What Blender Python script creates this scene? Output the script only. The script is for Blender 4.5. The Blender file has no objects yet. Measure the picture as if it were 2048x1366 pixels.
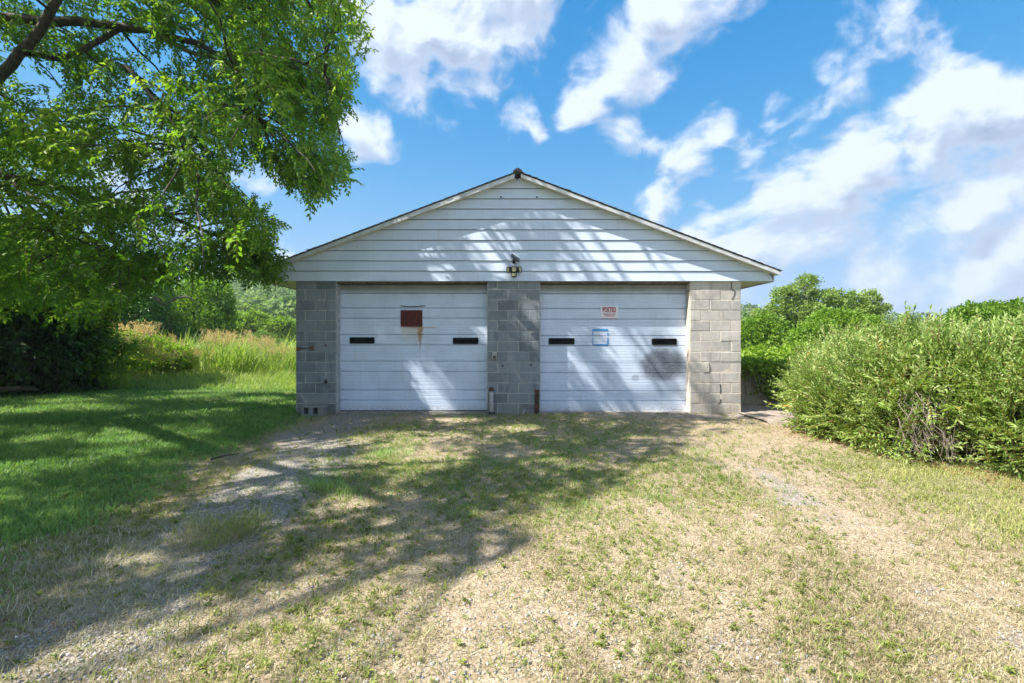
import bpy, math, random
import numpy as np
from mathutils import Vector

rng = np.random.default_rng(7)
random.seed(7)
S = bpy.context.scene
COL = S.collection
R = math.radians

# ---------------------------------------------------------------- camera, sky, sun, exposure
F = 940.0                      # focal length in pixels of a 2048 px wide frame
EYE = 1.44
cam_d = bpy.data.cameras.new('camera')
cam_d.sensor_width = 36.0
cam_d.lens = 36.0 * F / 2048.0
cam_d.clip_start = 0.05
cam_d.clip_end = 5000
cam = bpy.data.objects.new('camera', cam_d)
cam.location = (0, 0, EYE)
cam.rotation_euler = (R(90), 0, 0)
COL.objects.link(cam)
S.camera = cam

SUN = np.array([-2.7, -1.0, 3.4])          # towards the sun
SUN_N = SUN / np.linalg.norm(SUN)
SUN_EL = math.asin(SUN_N[2])
SUN_ROT = math.atan2(SUN_N[0], SUN_N[1])
SKY_STRENGTH = 0.15
SUN_STRENGTH = 3.8
EXPOSURE = 1.58
HAZE = 0.0006

S.view_settings.view_transform = 'Standard'
S.view_settings.look = 'None'
S.view_settings.gamma = 1.0
S.view_settings.exposure = EXPOSURE
S.view_settings.use_curve_mapping = False
S.cycles.max_bounces = 8
S.cycles.transparent_max_bounces = 8
S.cycles.volume_bounces = 0
S.cycles.use_denoising = True

sun_d = bpy.data.lights.new('sun', 'SUN')
sun_d.energy = SUN_STRENGTH
sun_d.angle = R(0.53)
sun_d.color = (1.0, 0.945, 0.86)
sun_o = bpy.data.objects.new('sun', sun_d)
sun_o.rotation_euler = Vector(SUN_N).to_track_quat('Z', 'Y').to_euler()
sun_o.location = (-20, -8, 30)
COL.objects.link(sun_o)


def pxdir(x, y):
    v = np.array([(x - 1024) / F, 1.0, (683 - y) / F])
    return v / np.linalg.norm(v)


class NT:
    """small helper round a node tree"""
    def __init__(self, tree):
        self.t = tree
        self.n = tree.nodes
        self.l = tree.links

    def new(self, typ, **kw):
        nd = self.n.new(typ)
        for k, v in kw.items():
            setattr(nd, k, v)
        return nd

    def put(self, sock, val):
        if val is None:
            return
        if hasattr(val, 'is_output'):
            self.l.new(val, sock)
        else:
            sock.default_value = val

    def math(self, op, a, b=None, clamp=False):
        nd = self.new('ShaderNodeMath', operation=op, use_clamp=clamp)
        self.put(nd.inputs[0], a)
        self.put(nd.inputs[1], b)
        return nd.outputs[0]

    def vmath(self, op, a, b=None, out=0):
        nd = self.new('ShaderNodeVectorMath', operation=op)
        self.put(nd.inputs[0], a)
        if b is not None:
            self.put(nd.inputs[1], b)
        return nd.outputs[out]

    def maprange(self, v, a, b, c=0.0, d=1.0, smooth=True):
        nd = self.new('ShaderNodeMapRange', interpolation_type='SMOOTHSTEP' if smooth else 'LINEAR')
        for i, q in enumerate((v, a, b, c, d)):
            self.put(nd.inputs[i], q)
        return nd.outputs[0]

    def noise(self, vec, scale, detail=4, rough=0.55, dist=0.0, out=0):
        nd = self.new('ShaderNodeTexNoise')
        if vec is not None:
            self.l.new(vec, nd.inputs['Vector'])
        nd.inputs['Scale'].default_value = scale
        nd.inputs['Detail'].default_value = detail
        nd.inputs['Roughness'].default_value = rough
        nd.inputs['Distortion'].default_value = dist
        return nd.outputs[out]

    def mix(self, f, a, b, mode='MIX'):
        nd = self.new('ShaderNodeMix', data_type='RGBA', blend_type=mode)
        self.put(nd.inputs[0], f)
        self.put(nd.inputs[6], a if hasattr(a, 'is_output') else (*a, 1.0) if len(a) == 3 else a)
        self.put(nd.inputs[7], b if hasattr(b, 'is_output') else (*b, 1.0) if len(b) == 3 else b)
        return nd.outputs[2]

    def ramp(self, v, stops):
        nd = self.new('ShaderNodeValToRGB')
        self.l.new(v, nd.inputs[0])
        e = nd.color_ramp.elements
        while len(e) < len(stops):
            e.new(0.5)
        for k, (p, c) in enumerate(stops):
            e[k].position = p
            e[k].color = (*c, 1.0)
        return nd.outputs[0]


# clouds: (x, y, radius, weight) of the cloud masses seen in the sky, as directions
CLOUDS = [(1500, 480, 150, .9), (1600, 430, 170, 1.0), (1700, 340, 140, .95), (1540, 550, 130, .6), (1420, 500, 100, .7),
          (1880, 280, 160, .88), (1950, 190, 190, .95), (2060, 250, 220, 1.0), (1910, 430, 150, .74), (1745, 560, 130, .45),
          (2020, 530, 190, .95), (1980, 85, 60, .7), (2200, 400, 260, .9),
          (890, 40, 250, 1.0), (780, 70, 170, .9), (970, 110, 150, .85), (850, 190, 95, .8), (700, 20, 120, .7),
          (1320, 20, 150, .95), (1260, 100, 130, .95), (1180, 180, 85, .9), (1060, 20, 110, .6), (1440, -40, 120, .62),
          (1060, 240, 85, .72), (1380, 310, 100, .8), (1430, 250, 90, .7), (1660, 160, 90, .82), (1560, 220, 110, .72), (1480, 270, 90, .7),
          (1310, 415, 75, .76), (1360, 405, 60, .66), (1780, 20, 150, .62), (720, 270, 85, .66), (760, 300, 55, .6), (520, 370, 90, .6),
          (1680, 240, 40, .55), (1260, 260, 110, .5), (560, 530, 110, .55), (300, 300, 260, .6), (1850, 615, 110, .5)]


def build_world():
    w = bpy.data.worlds.new('World')
    S.world = w
    w.use_nodes = True
    g = bpy.data.node_groups.new('cloud_cover', 'ShaderNodeTree')
    g.interface.new_socket('Dir', in_out='INPUT', socket_type='NodeSocketVector')
    g.interface.new_socket('Cover', in_out='OUTPUT', socket_type='NodeSocketFloat')
    q = NT(g)
    gi = q.new('NodeGroupInput')
    go = q.new('NodeGroupOutput')
    d0 = gi.outputs[0]
    warp = q.noise(d0, 3.2, 3, 0.5, 0.0, 1)
    wv = q.vmath('SUBTRACT', warp, (0.5, 0.5, 0.5))
    sc = q.new('ShaderNodeVectorMath', operation='SCALE')
    q.l.new(wv, sc.inputs[0])
    sc.inputs['Scale'].default_value = 0.16
    d = q.vmath('ADD', d0, sc.outputs[0])
    acc = None
    for (x, y, r, wt) in CLOUDS:
        dist = q.vmath('DISTANCE', d, tuple(pxdir(x, y)), out=1)
        cz = 1.0 / math.sqrt(1 + ((x - 1024) / F) ** 2 + ((683 - y) / F) ** 2)
        b = q.maprange(dist, 0.0, r / F * cz * 1.25, wt * 0.92, 0.0)
        acc = b if acc is None else q.math('SMOOTH_MAX', acc, b)
        if acc is not b:
            acc.node.inputs[2].default_value = 0.15
    # scattered clouds over the rest of the sky, away from the part in view
    sep = q.new('ShaderNodeSeparateXYZ')
    q.l.new(d0, sep.inputs[0])
    behind = q.maprange(sep.outputs[1], 0.45, 0.1, 0.0, 1.0)
    big = q.noise(d0, 2.6, 3, 0.55)
    rest = q.math('MULTIPLY', q.maprange(big, 0.38, 0.58, 0.0, 1.0), behind)
    acc = q.math('MAXIMUM', acc, rest)
    sm = q.vmath('MULTIPLY', d, (1.0, 1.0, 1.35))
    n1 = q.noise(sm, 6.0, 10, 0.58)
    n2 = q.noise(sm, 17.0, 6, 0.55)
    nn = q.math('ADD', q.math('MULTIPLY', q.math('SUBTRACT', n1, 0.5), 1.6), q.math('MULTIPLY', q.math('SUBTRACT', n2, 0.5), 0.8))
    vo = q.new('ShaderNodeTexVoronoi', feature='F1')
    q.l.new(q.vmath('ADD', sm, sc.outputs[0]), vo.inputs['Vector'])
    vo.inputs['Scale'].default_value = 11.0
    vo.inputs['Detail'].default_value = 2.0
    vo.normalize = True
    vo.inputs['Roughness'].default_value = 0.55
    nn = q.math('ADD', nn, q.math('MULTIPLY', q.math('SUBTRACT', 0.415, vo.outputs['Distance']), 0.78))
    tot = q.math('ADD', acc, q.math('MULTIPLY', nn, q.maprange(acc, 0.0, 0.3, 0.12, 1.0)))
    q.l.new(tot, go.inputs[0])

    t = NT(w.node_tree)
    t.n.clear()
    out = t.new('ShaderNodeOutputWorld')
    bg = t.new('ShaderNodeBackground')
    bg.inputs['Strength'].default_value = SKY_STRENGTH
    t.l.new(bg.outputs[0], out.inputs[0])
    sky = t.new('ShaderNodeTexSky', sky_type='NISHITA')
    sky.sun_disc = False
    sky.sun_elevation = SUN_EL
    sky.sun_rotation = SUN_ROT
    sky.altitude = 200
    sky.air_density = 1.0
    sky.dust_density = 0.2
    sky.ozone_density = 2.4
    tc = t.new('ShaderNodeTexCoord')
    dirn = tc.outputs['Generated']
    c1 = t.new('ShaderNodeGroup')
    c1.node_tree = g
    t.l.new(dirn, c1.inputs[0])
    c2 = t.new('ShaderNodeGroup')
    c2.node_tree = g
    off = t.vmath('ADD', dirn, tuple(np.array([-0.35, 0.0, 0.75]) * 0.06))
    t.l.new(t.vmath('NORMALIZE', off), c2.inputs[0])
    a = t.maprange(c1.outputs[0], 0.34, 0.80, 0.0, 1.0)
    a = t.math('MULTIPLY', a, 0.97)
    shade = t.maprange(t.math('SUBTRACT', c2.outputs[0], c1.outputs[0]), -0.28, 0.26, 0.0, 1.0)
    thick = t.maprange(c1.outputs[0], 0.55, 1.15, 0.0, 1.0)
    shade = t.math('MULTIPLY', shade, t.math('ADD', t.math('MULTIPLY', thick, 0.5), 0.5))
    cloud = t.mix(shade, (2.05, 2.27, 2.72), (0.80, 1.05, 1.48))
    hs = t.new('ShaderNodeHueSaturation')
    hs.inputs['Saturation'].default_value = 1.44
    hs.inputs['Hue'].default_value = 0.504
    hs.inputs['Value'].default_value = 0.98
    t.l.new(sky.outputs[0], hs.inputs['Color'])
    # the bright band at the horizon rolls off softly, as on film
    sc_ = t.new('ShaderNodeSeparateColor')
    t.l.new(hs.outputs[0], sc_.inputs[0])
    cc = t.new('ShaderNodeCombineColor')
    for k_, top_ in enumerate((0.90, 1.47, 2.30)):
        e_ = t.math('EXPONENT', t.math('DIVIDE', sc_.outputs[k_], -top_))
        t.l.new(t.math('MULTIPLY', t.math('SUBTRACT', 1.0, e_), top_), cc.inputs[k_])
    col = t.mix(a, cc.outputs[0], cloud)
    t.l.new(col, bg.inputs['Color'])


build_world()

# ---------------------------------------------------------------- helpers: numbers
def wx(x, Y):
    return (x - 1024.0) * Y / F


def wz(y, Y):
    return EYE + (683.0 - y) * Y / F


def to_px(p):
    p = np.atleast_2d(p)
    Y = np.maximum(p[:, 1], 1e-3)
    return np.stack([1024 + F * p[:, 0] / Y, 683 - F * (p[:, 2] - EYE) / Y], 1)


def vnoise(x, y, seed=0):
    x = np.asarray(x, float)
    y = np.asarray(y, float)
    xi = np.floor(x).astype(np.int64)
    yi = np.floor(y).astype(np.int64)
    xf = x - xi
    yf = y - yi
    u = xf * xf * (3 - 2 * xf)
    v = yf * yf * (3 - 2 * yf)

    def h(a, b):
        n = (a * 374761393 + b * 668265263 + seed * 974634777) & 0x7fffffff
        n = ((n ^ (n >> 13)) * 1274126177) & 0x7fffffff
        return ((n ^ (n >> 16)) & 0xffff) / 65535.0
    return (h(xi, yi) * (1 - u) + h(xi + 1, yi) * u) * (1 - v) + (h(xi, yi + 1) * (1 - u) + h(xi + 1, yi + 1) * u) * v


def fbm(x, y, seed=0, o=4):
    s, a, t = 0.0, 1.0, 0.0
    for k in range(o):
        s = s + a * vnoise(x * 2 ** k + 17.3 * k, y * 2 ** k - 9.1 * k, seed + k)
        t += a
        a *= 0.5
    return s / t


def sstep(a, b, x):
    t = np.clip((np.asarray(x, float) - a) / (b - a), 0, 1)
    return t * t * (3 - 2 * t)


def in_poly(pts, poly):
    pts = np.atleast_2d(pts)
    x, y = pts[:, 0], pts[:, 1]
    ins = np.zeros(len(pts), bool)
    n = len(poly)
    for i in range(n):
        x1, y1 = poly[i]
        x2, y2 = poly[(i + 1) % n]
        if y1 == y2:
            continue
        c = ((y1 > y) != (y2 > y)) & (x < (x2 - x1) * (y - y1) / (y2 - y1) + x1)
        ins ^= c
    return ins


# ---------------------------------------------------------------- helpers: objects
ROOT_LOC = {}


def props(o, label=None, cat=None, group=None, kind=None):
    if label:
        o['label'] = label
    if cat:
        o['category'] = cat
    if group:
        o['group'] = group
    if kind:
        o['kind'] = kind
    return o


def thing(name, label, cat, loc=(0, 0, 0), group=None):
    o = bpy.data.objects.new(name, None)
    COL.objects.link(o)
    o.location = loc
    o.empty_display_size = 0.2
    ROOT_LOC[o.name] = np.array(loc, float)
    return props(o, label, cat, group)


def origin_of(parent):
    while parent is not None:
        if parent.name in ROOT_LOC:
            return ROOT_LOC[parent.name]
        parent = parent.parent
    return np.zeros(3)


def obj(name, mesh, parent=None, **kw):
    o = bpy.data.objects.new(name, mesh)
    COL.objects.link(o)
    if parent is not None:
        o.parent = parent
    return props(o, **kw)


class MB:
    """collects geometry in world coordinates; build() makes one mesh object"""
    def __init__(self):
        self.v, self.f, self.m = [], [], []

    def add(self, verts, faces, mi=0):
        b = len(self.v)
        self.v += [tuple(float(c) for c in p) for p in verts]
        self.f += [tuple(i + b for i in f) for f in faces]
        self.m += [mi] * len(faces)
        return self

    def box(self, x0, x1, y0, y1, z0, z1, mi=0):
        return self.add([(x0, y0, z0), (x1, y0, z0), (x1, y1, z0), (x0, y1, z0), (x0, y0, z1), (x1, y0, z1), (x1, y1, z1), (x0, y1, z1)],
                        [(0, 3, 2, 1), (4, 5, 6, 7), (0, 1, 5, 4), (1, 2, 6, 5), (2, 3, 7, 6), (3, 0, 4, 7)], mi)

    def bbox(self, x0, x1, y0, y1, z0, z1, c=0.004, mi=0):
        """box with chamfered front (low y) edges"""
        v = [(x0, y1, z0), (x1, y1, z0), (x1, y1, z1), (x0, y1, z1),
             (x0, y0 + c, z0), (x1, y0 + c, z0), (x1, y0 + c, z1), (x0, y0 + c, z1),
             (x0 + c, y0, z0 + c), (x1 - c, y0, z0 + c), (x1 - c, y0, z1 - c), (x0 + c, y0, z1 - c)]
        f = [(0, 3, 2, 1), (8, 9, 10, 11)]
        for k in range(4):
            n = (k + 1) % 4
            f += [(k, n, 4 + n, 4 + k), (4 + k, 4 + n, 8 + n, 8 + k)]
        return self.add(v, f, mi)

    def prism(self, poly, axis, a, b, mi=0):
        """poly of 2-D points swept along an axis ('x': poly is (y,z); 'y': poly is (x,z))"""
        n = len(poly)
        if axis == 'x':
            v = [(a, p, q) for p, q in poly] + [(b, p, q) for p, q in poly]
        elif axis == 'y':
            v = [(p, a, q) for p, q in poly] + [(p, b, q) for p, q in poly]
        else:
            v = [(p, q, a) for p, q in poly] + [(p, q, b) for p, q in poly]
        f = [(i, (i + 1) % n, n + (i + 1) % n, n + i) for i in range(n)]
        f += [tuple(range(n))[::-1], tuple(range(n, 2 * n))]
        return self.add(v, f, mi)

    def tube(self, path, radii, sides=7, mi=0, cap=True):
        path = [np.array(p, float) for p in path]
        if not hasattr(radii, '__len__'):
            radii = [radii] * len(path)
        b = len(self.v)
        up = np.array([0.03, 0.05, 1.0])
        for i, p in enumerate(path):
            t = path[min(i + 1, len(path) - 1)] - path[max(i - 1, 0)]
            t = t / (np.linalg.norm(t) + 1e-9)
            a = np.cross(t, up)
            if np.linalg.norm(a) < 0.05:
                a = np.cross(t, np.array([1.0, 0, 0]))
            a /= np.linalg.norm(a)
            c = np.cross(t, a)
            for k in range(sides):
                w = 2 * math.pi * k / sides
                self.v.append(tuple(p + radii[i] * (math.cos(w) * a + math.sin(w) * c)))
        for i in range(len(path) - 1):
            for k in range(sides):
                n = (k + 1) % sides
                self.f.append((b + i * sides + k, b + i * sides + n, b + (i + 1) * sides + n, b + (i + 1) * sides + k))
                self.m.append(mi)
        if cap:
            self.f.append(tuple(b + k for k in range(sides))[::-1])
            self.f.append(tuple(b + (len(path) - 1) * sides + k for k in range(sides)))
            self.m += [mi, mi]
        return self

    def mesh(self, name, mats, off=(0, 0, 0), smooth=False):
        me = bpy.data.meshes.new(name)
        v = (np.array(self.v, float) - np.asarray(off, float)).tolist()
        me.from_pydata(v, [], self.f)
        for m in (mats if isinstance(mats, (list, tuple)) else [mats]):
            me.materials.append(m)
        if any(self.m):
            me.polygons.foreach_set('material_index', self.m)
        if smooth:
            me.polygons.foreach_set('use_smooth', [True] * len(me.polygons))
        me.update()
        return me

    def build(self, name, mats, parent=None, smooth=False, **kw):
        return obj(name, self.mesh(name, mats, origin_of(parent), smooth), parent, **kw)


def np_mesh(name, verts, tris, mats, tint=None, midx=None, smooth=False, attrs=None):
    me = bpy.data.meshes.new(name)
    nv, nt = len(verts), len(tris)
    me.vertices.add(nv)
    me.vertices.foreach_set('co', np.ascontiguousarray(verts, np.float32).ravel())
    me.loops.add(nt * 3)
    me.loops.foreach_set('vertex_index', np.ascontiguousarray(tris, np.int32).ravel())
    me.polygons.add(nt)
    me.polygons.foreach_set('loop_start', np.arange(0, nt * 3, 3, dtype=np.int32))
    for m in (mats if isinstance(mats, (list, tuple)) else [mats]):
        me.materials.append(m)
    if midx is not None:
        me.polygons.foreach_set('material_index', np.ascontiguousarray(midx, np.int32))
    if tint is not None:
        a = me.attributes.new('tint', 'FLOAT', 'POINT')
        a.data.foreach_set('value', np.ascontiguousarray(tint, np.float32))
    for k, val in (attrs or {}).items():
        a = me.attributes.new(k, 'FLOAT', 'POINT')
        a.data.foreach_set('value', np.ascontiguousarray(val, np.float32))
    me.update(calc_edges=True)
    if smooth:
        me.polygons.foreach_set('use_smooth', np.ones(nt, bool))
    return me


def frames(dirs, roll):
    """rotation matrices whose x axis is dirs, rolled about it"""
    d = dirs / (np.linalg.norm(dirs, axis=1, keepdims=True) + 1e-9)
    up = np.tile(np.array([0, 0, 1.0]), (len(d), 1))
    bad = np.abs(d[:, 2]) > 0.97
    up[bad] = np.array([1.0, 0, 0])
    s = np.cross(up, d)
    s /= np.linalg.norm(s, axis=1, keepdims=True) + 1e-9
    u = np.cross(d, s)
    c, q = np.cos(roll)[:, None], np.sin(roll)[:, None]
    s2 = s * c + u * q
    u2 = u * c - s * q
    return np.stack([d, s2, u2], 2)


def scatter(templates, pos, rot, scale, tint, tint_jit=0.0):
    """copies of templates [(verts, tris, vert_tint)] placed at pos -> verts, tris, tints"""
    V, T, C = [], [], []
    base = 0
    pick = rng.integers(0, len(templates), len(pos))
    for k, (tv, tt, tcol) in enumerate(templates):
        ids = np.nonzero(pick == k)[0]
        if not len(ids):
            continue
        n = len(tv)
        v = np.einsum('mij,nj->mni', rot[ids], tv) * scale[ids][:, None, None] + pos[ids][:, None, :]
        t = tt[None] + (np.arange(len(ids)) * n)[:, None, None] + base
        c = tint[ids][:, None] + tcol[None] + (rng.normal(0, tint_jit, (len(ids), 1)) if tint_jit else 0)
        V.append(v.reshape(-1, 3))
        T.append(t.reshape(-1, 3))
        C.append(np.broadcast_to(c, (len(ids), n)).reshape(-1))
        base += len(ids) * n
    return np.concatenate(V), np.concatenate(T), np.concatenate(C)


def leaf(p, d, up, L, W, fold=0.25, bend=0.15):
    """one leaf: a folded, bent lozenge (5 verts, 4 triangles -> kept at 4 verts, 2 triangles when small)"""
    d = d / np.linalg.norm(d)
    s = np.cross(up, d)
    s /= np.linalg.norm(s) + 1e-9
    u = np.cross(d, s)
    v = [p, p + d * L * 0.45 + s * W * 0.5 + u * fold * W, p + d * L - u * bend * L, p + d * L * 0.45 - s * W * 0.5 + u * fold * W]
    return np.array(v), np.array([(0, 2, 1), (0, 3, 2)])


def spray(length, n, L, W, droop, seed, spread=0.9, pair=False, flat=0.35):
    r = np.random.default_rng(seed)
    V, T, C = [], [], []
    b = 0
    for i in range(n):
        t = (i + 1) / n
        ax = np.array([length * t, 0.03 * length * math.sin(5 * t + seed), -droop * length * t * t])
        tang = np.array([1, 0, -2 * droop * t])
        sides = (1, -1) if pair else ((1,) if i % 2 else (-1,))
        if i == n - 1:
            sides = (0,)
        for sd in sides:
            d = tang * (0.75 if sd else 1.0) + np.array([0, sd * spread, 0]) + r.normal(0, flat * 0.6, 3)
            d[2] -= 0.25 * droop
            up = np.array([0, 0, 1.0]) + r.normal(0, flat, 3)
            k = r.uniform(0.75, 1.15)
            v, f = leaf(ax, d, up, L * k, W * k)
            V.append(v)
            T.append(f + b)
            C.append(np.full(4, r.normal(0, 0.10)))
            b += 4
    # the twig itself, a thin strip
    w = 0.004 + 0.006 * length
    tw = []
    for t in (0.0, 0.55, 1.0):
        tw += [(length * t, -w * (1 - 0.7 * t), -droop * length * t * t), (length * t, w * (1 - 0.7 * t), -droop * length * t * t - 0.001)]
    V.append(np.array(tw))
    T.append(np.array([(0, 2, 1), (1, 2, 3), (2, 4, 3), (3, 4, 5)]) + b)
    C.append(np.full(6, -9.0))
    return np.concatenate(V), np.concatenate(T), np.concatenate(C)


# ---------------------------------------------------------------- materials
def material(name):
    m = bpy.data.materials.new(name)
    m.use_nodes = True
    t = NT(m.node_tree)
    b = t.n['Principled BSDF']
    return m, t, b


def objcoord(t):
    return t.new('ShaderNodeTexCoord').outputs['Object']


def geopos(t):
    return t.new('ShaderNodeNewGeometry').outputs['Position']


def bump(t, b, h, strength=0.3, dist=0.01):
    bp = t.new('ShaderNodeBump')
    bp.inputs['Strength'].default_value = strength
    bp.inputs['Distance'].default_value = dist
    t.l.new(h, bp.inputs['Height'])
    t.l.new(bp.outputs[0], b.inputs['Normal'])


def simple(name, a, c=None, scale=8.0, rough=0.7, metallic=0.0, bmp=0.0, detail=5, lo=0.35, hi=0.65):
    m, t, b = material(name)
    v = objcoord(t)
    n = t.noise(v, scale, detail, 0.6)
    f = t.maprange(n, lo, hi)
    t.l.new(t.mix(f, a, c or tuple(0.7 * k for k in a)), b.inputs['Base Color'])
    b.inputs['Roughness'].default_value = rough
    b.inputs['Metallic'].default_value = metallic
    if bmp:
        bump(t, b, n, bmp, 0.004)
    return m


def leafmat(name, dark, mid, light, trans=0.38, rough=0.45, twig=(0.10, 0.075, 0.05), autumn=None):
    m, t, b = material(name)
    at = t.new('ShaderNodeAttribute', attribute_name='tint')
    f = at.outputs['Fac']
    stops = [(0.0, twig), (0.05, twig), (0.10, dark), (0.5, mid), (0.95, light)]
    if autumn:
        stops[-1] = (0.90, light)
        stops.append((1.0, autumn))
    c = t.ramp(f, stops)
    t.l.new(c, b.inputs['Base Color'])
    b.inputs['Roughness'].default_value = rough
    b.inputs['Specular IOR Level'].default_value = 0.35
    tr = t.new('ShaderNodeBsdfTranslucent')
    c2 = t.mix(1.0, c, (1.35, 1.5, 0.55), 'MULTIPLY')
    t.l.new(c2, tr.inputs['Color'])
    mx = t.new('ShaderNodeMixShader')
    mx.inputs[0].default_value = trans
    t.l.new(b.outputs[0], mx.inputs[1])
    t.l.new(tr.outputs[0], mx.inputs[2])
    t.l.new(mx.outputs[0], t.n['Material Output'].inputs['Surface'])
    return m


M = {}
M['tree'] = leafmat('tree leaf', (0.06, 0.14, 0.016), (0.15, 0.28, 0.034), (0.33, 0.44, 0.07), 0.55)
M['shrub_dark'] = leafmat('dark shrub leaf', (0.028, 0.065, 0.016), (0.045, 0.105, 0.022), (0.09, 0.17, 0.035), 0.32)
M['hedge'] = leafmat('hedge leaf', (0.10, 0.18, 0.03), (0.29, 0.40, 0.10), (0.50, 0.58, 0.26), 0.38, 0.34, (0.24, 0.14, 0.07), (0.50, 0.36, 0.08))
M['bg_green'] = leafmat('green crown leaf', (0.08, 0.17, 0.018), (0.18, 0.31, 0.032), (0.32, 0.44, 0.07), 0.42)
M['bg_olive'] = leafmat('olive crown leaf', (0.10, 0.17, 0.035), (0.21, 0.31, 0.07), (0.36, 0.45, 0.14), 0.38)
M['bg_blue'] = leafmat('bluish creeper leaf', (0.05, 0.13, 0.03), (0.11, 0.25, 0.06), (0.20, 0.35, 0.09), 0.38)
M['bg_lime'] = leafmat('lime crown leaf', (0.12, 0.21, 0.025), (0.21, 0.32, 0.045), (0.33, 0.43, 0.085), 0.40)
M['vine'] = leafmat('vine leaf', (0.10, 0.20, 0.018), (0.21, 0.34, 0.03), (0.34, 0.44, 0.06), 0.42)
M['forest'] = leafmat('wood leaf', (0.07, 0.14, 0.03), (0.14, 0.23, 0.05), (0.24, 0.33, 0.075), 0.32, 0.75)
M['lawn'] = leafmat('lawn blade', (0.10, 0.20, 0.058), (0.195, 0.345, 0.105), (0.35, 0.46, 0.155), 0.42, 0.5, (0.11, 0.17, 0.05))
M['dry'] = leafmat('dry blade', (0.19, 0.145, 0.085), (0.39, 0.325, 0.20), (0.62, 0.56, 0.41), 0.28, 0.6, (0.16, 0.10, 0.06))
M['dead'] = leafmat('bleached blade', (0.24, 0.20, 0.145), (0.44, 0.39, 0.31), (0.64, 0.60, 0.52), 0.30, 0.6, (0.2, 0.16, 0.1))
M['weed'] = leafmat('weed blade', (0.12, 0.17, 0.035), (0.29, 0.33, 0.09), (0.50, 0.48, 0.20), 0.36, 0.55, (0.15, 0.11, 0.06))
M['tallgrass'] = leafmat('tall grass blade', (0.12, 0.22, 0.035), (0.27, 0.38, 0.085), (0.50, 0.53, 0.22), 0.42, 0.5, (0.18, 0.16, 0.07))
M['plume'] = leafmat('seed plume', (0.30, 0.16, 0.085), (0.50, 0.32, 0.18), (0.66, 0.50, 0.32), 0.32, 0.7, (0.30, 0.34, 0.10))
M['bark'] = simple('bark', (0.085, 0.068, 0.052), (0.032, 0.026, 0.022), 14, 0.9, bmp=0.8)
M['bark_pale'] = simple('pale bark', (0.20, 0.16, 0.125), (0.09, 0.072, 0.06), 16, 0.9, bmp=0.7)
M['twig'] = simple('dead twig', (0.27, 0.22, 0.185), (0.13, 0.10, 0.085), 9, 0.9)
M['black'] = simple('black plastic', (0.012, 0.012, 0.013), (0.02, 0.02, 0.022), 20, 0.45)
M['dark_hole'] = simple('dark hole', (0.006, 0.006, 0.006), (0.01, 0.01, 0.01), 20, 0.9)
M['lens'] = simple('yellowed lens', (0.50, 0.47, 0.26), (0.40, 0.37, 0.19), 30, 0.2)
M['panel'] = simple('solar cell', (0.012, 0.018, 0.04), (0.02, 0.03, 0.06), 30, 0.15)
M['rust'] = simple('rust', (0.15, 0.026, 0.018), (0.055, 0.018, 0.016), 22, 0.85, bmp=0.5)
M['rust_orange'] = simple('orange rust', (0.30, 0.10, 0.03), (0.10, 0.04, 0.02), 25, 0.9, bmp=0.5)
M['rust_pipe'] = simple('rusted iron', (0.13, 0.055, 0.032), (0.05, 0.028, 0.022), 9, 0.85, bmp=0.4)
M['galv'] = simple('weathered galvanised steel', (0.50, 0.50, 0.50), (0.34, 0.33, 0.33), 10, 0.6)
M['beige'] = simple('aged beige plastic', (0.50, 0.48, 0.40), (0.38, 0.36, 0.30), 30, 0.5)
M['tape'] = simple('blue masking tape', (0.02, 0.19, 0.50), (0.05, 0.28, 0.60), 40, 0.6)
M['paper'] = simple('white sign plastic', (0.84, 0.82, 0.86), (0.80, 0.78, 0.82), 12, 0.45)
M['red_ink'] = simple('red print', (0.48, 0.004, 0.025), (0.40, 0.004, 0.02), 30, 0.5)
M['pink_ink'] = simple('thin red print', (0.62, 0.16, 0.22), (0.55, 0.12, 0.18), 30, 0.5)
M['shingle'] = simple('asphalt shingle', (0.085, 0.083, 0.086), (0.14, 0.135, 0.135), 60, 0.95, bmp=0.4)
M['ridge'] = simple('weathered ridge shingle', (0.15, 0.12, 0.14), (0.08, 0.065, 0.075), 18, 0.95)
M['rake'] = simple('painted rake trim', (0.62, 0.635, 0.66), (0.50, 0.505, 0.51), 6, 0.5)
M['soffit'] = simple('cream soffit', (0.66, 0.63, 0.52), (0.58, 0.55, 0.44), 5, 0.5)
M['slab'] = simple('worn concrete', (0.36, 0.30, 0.25), (0.24, 0.19, 0.155), 7, 0.9, bmp=0.5)
M['sill'] = simple('sill concrete', (0.34, 0.32, 0.28), (0.22, 0.20, 0.17), 9, 0.9, bmp=0.5)
M['stone_a'] = simple('grey gravel stone', (0.36, 0.35, 0.35), (0.24, 0.235, 0.24), 20, 0.85)
M['house_white'] = simple('white house wall', (0.75, 0.75, 0.74), (0.65, 0.65, 0.64), 2, 0.6)
M['house_roof'] = simple('grey house roof', (0.12, 0.12, 0.13), (0.08, 0.08, 0.09), 2, 0.8)


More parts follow.
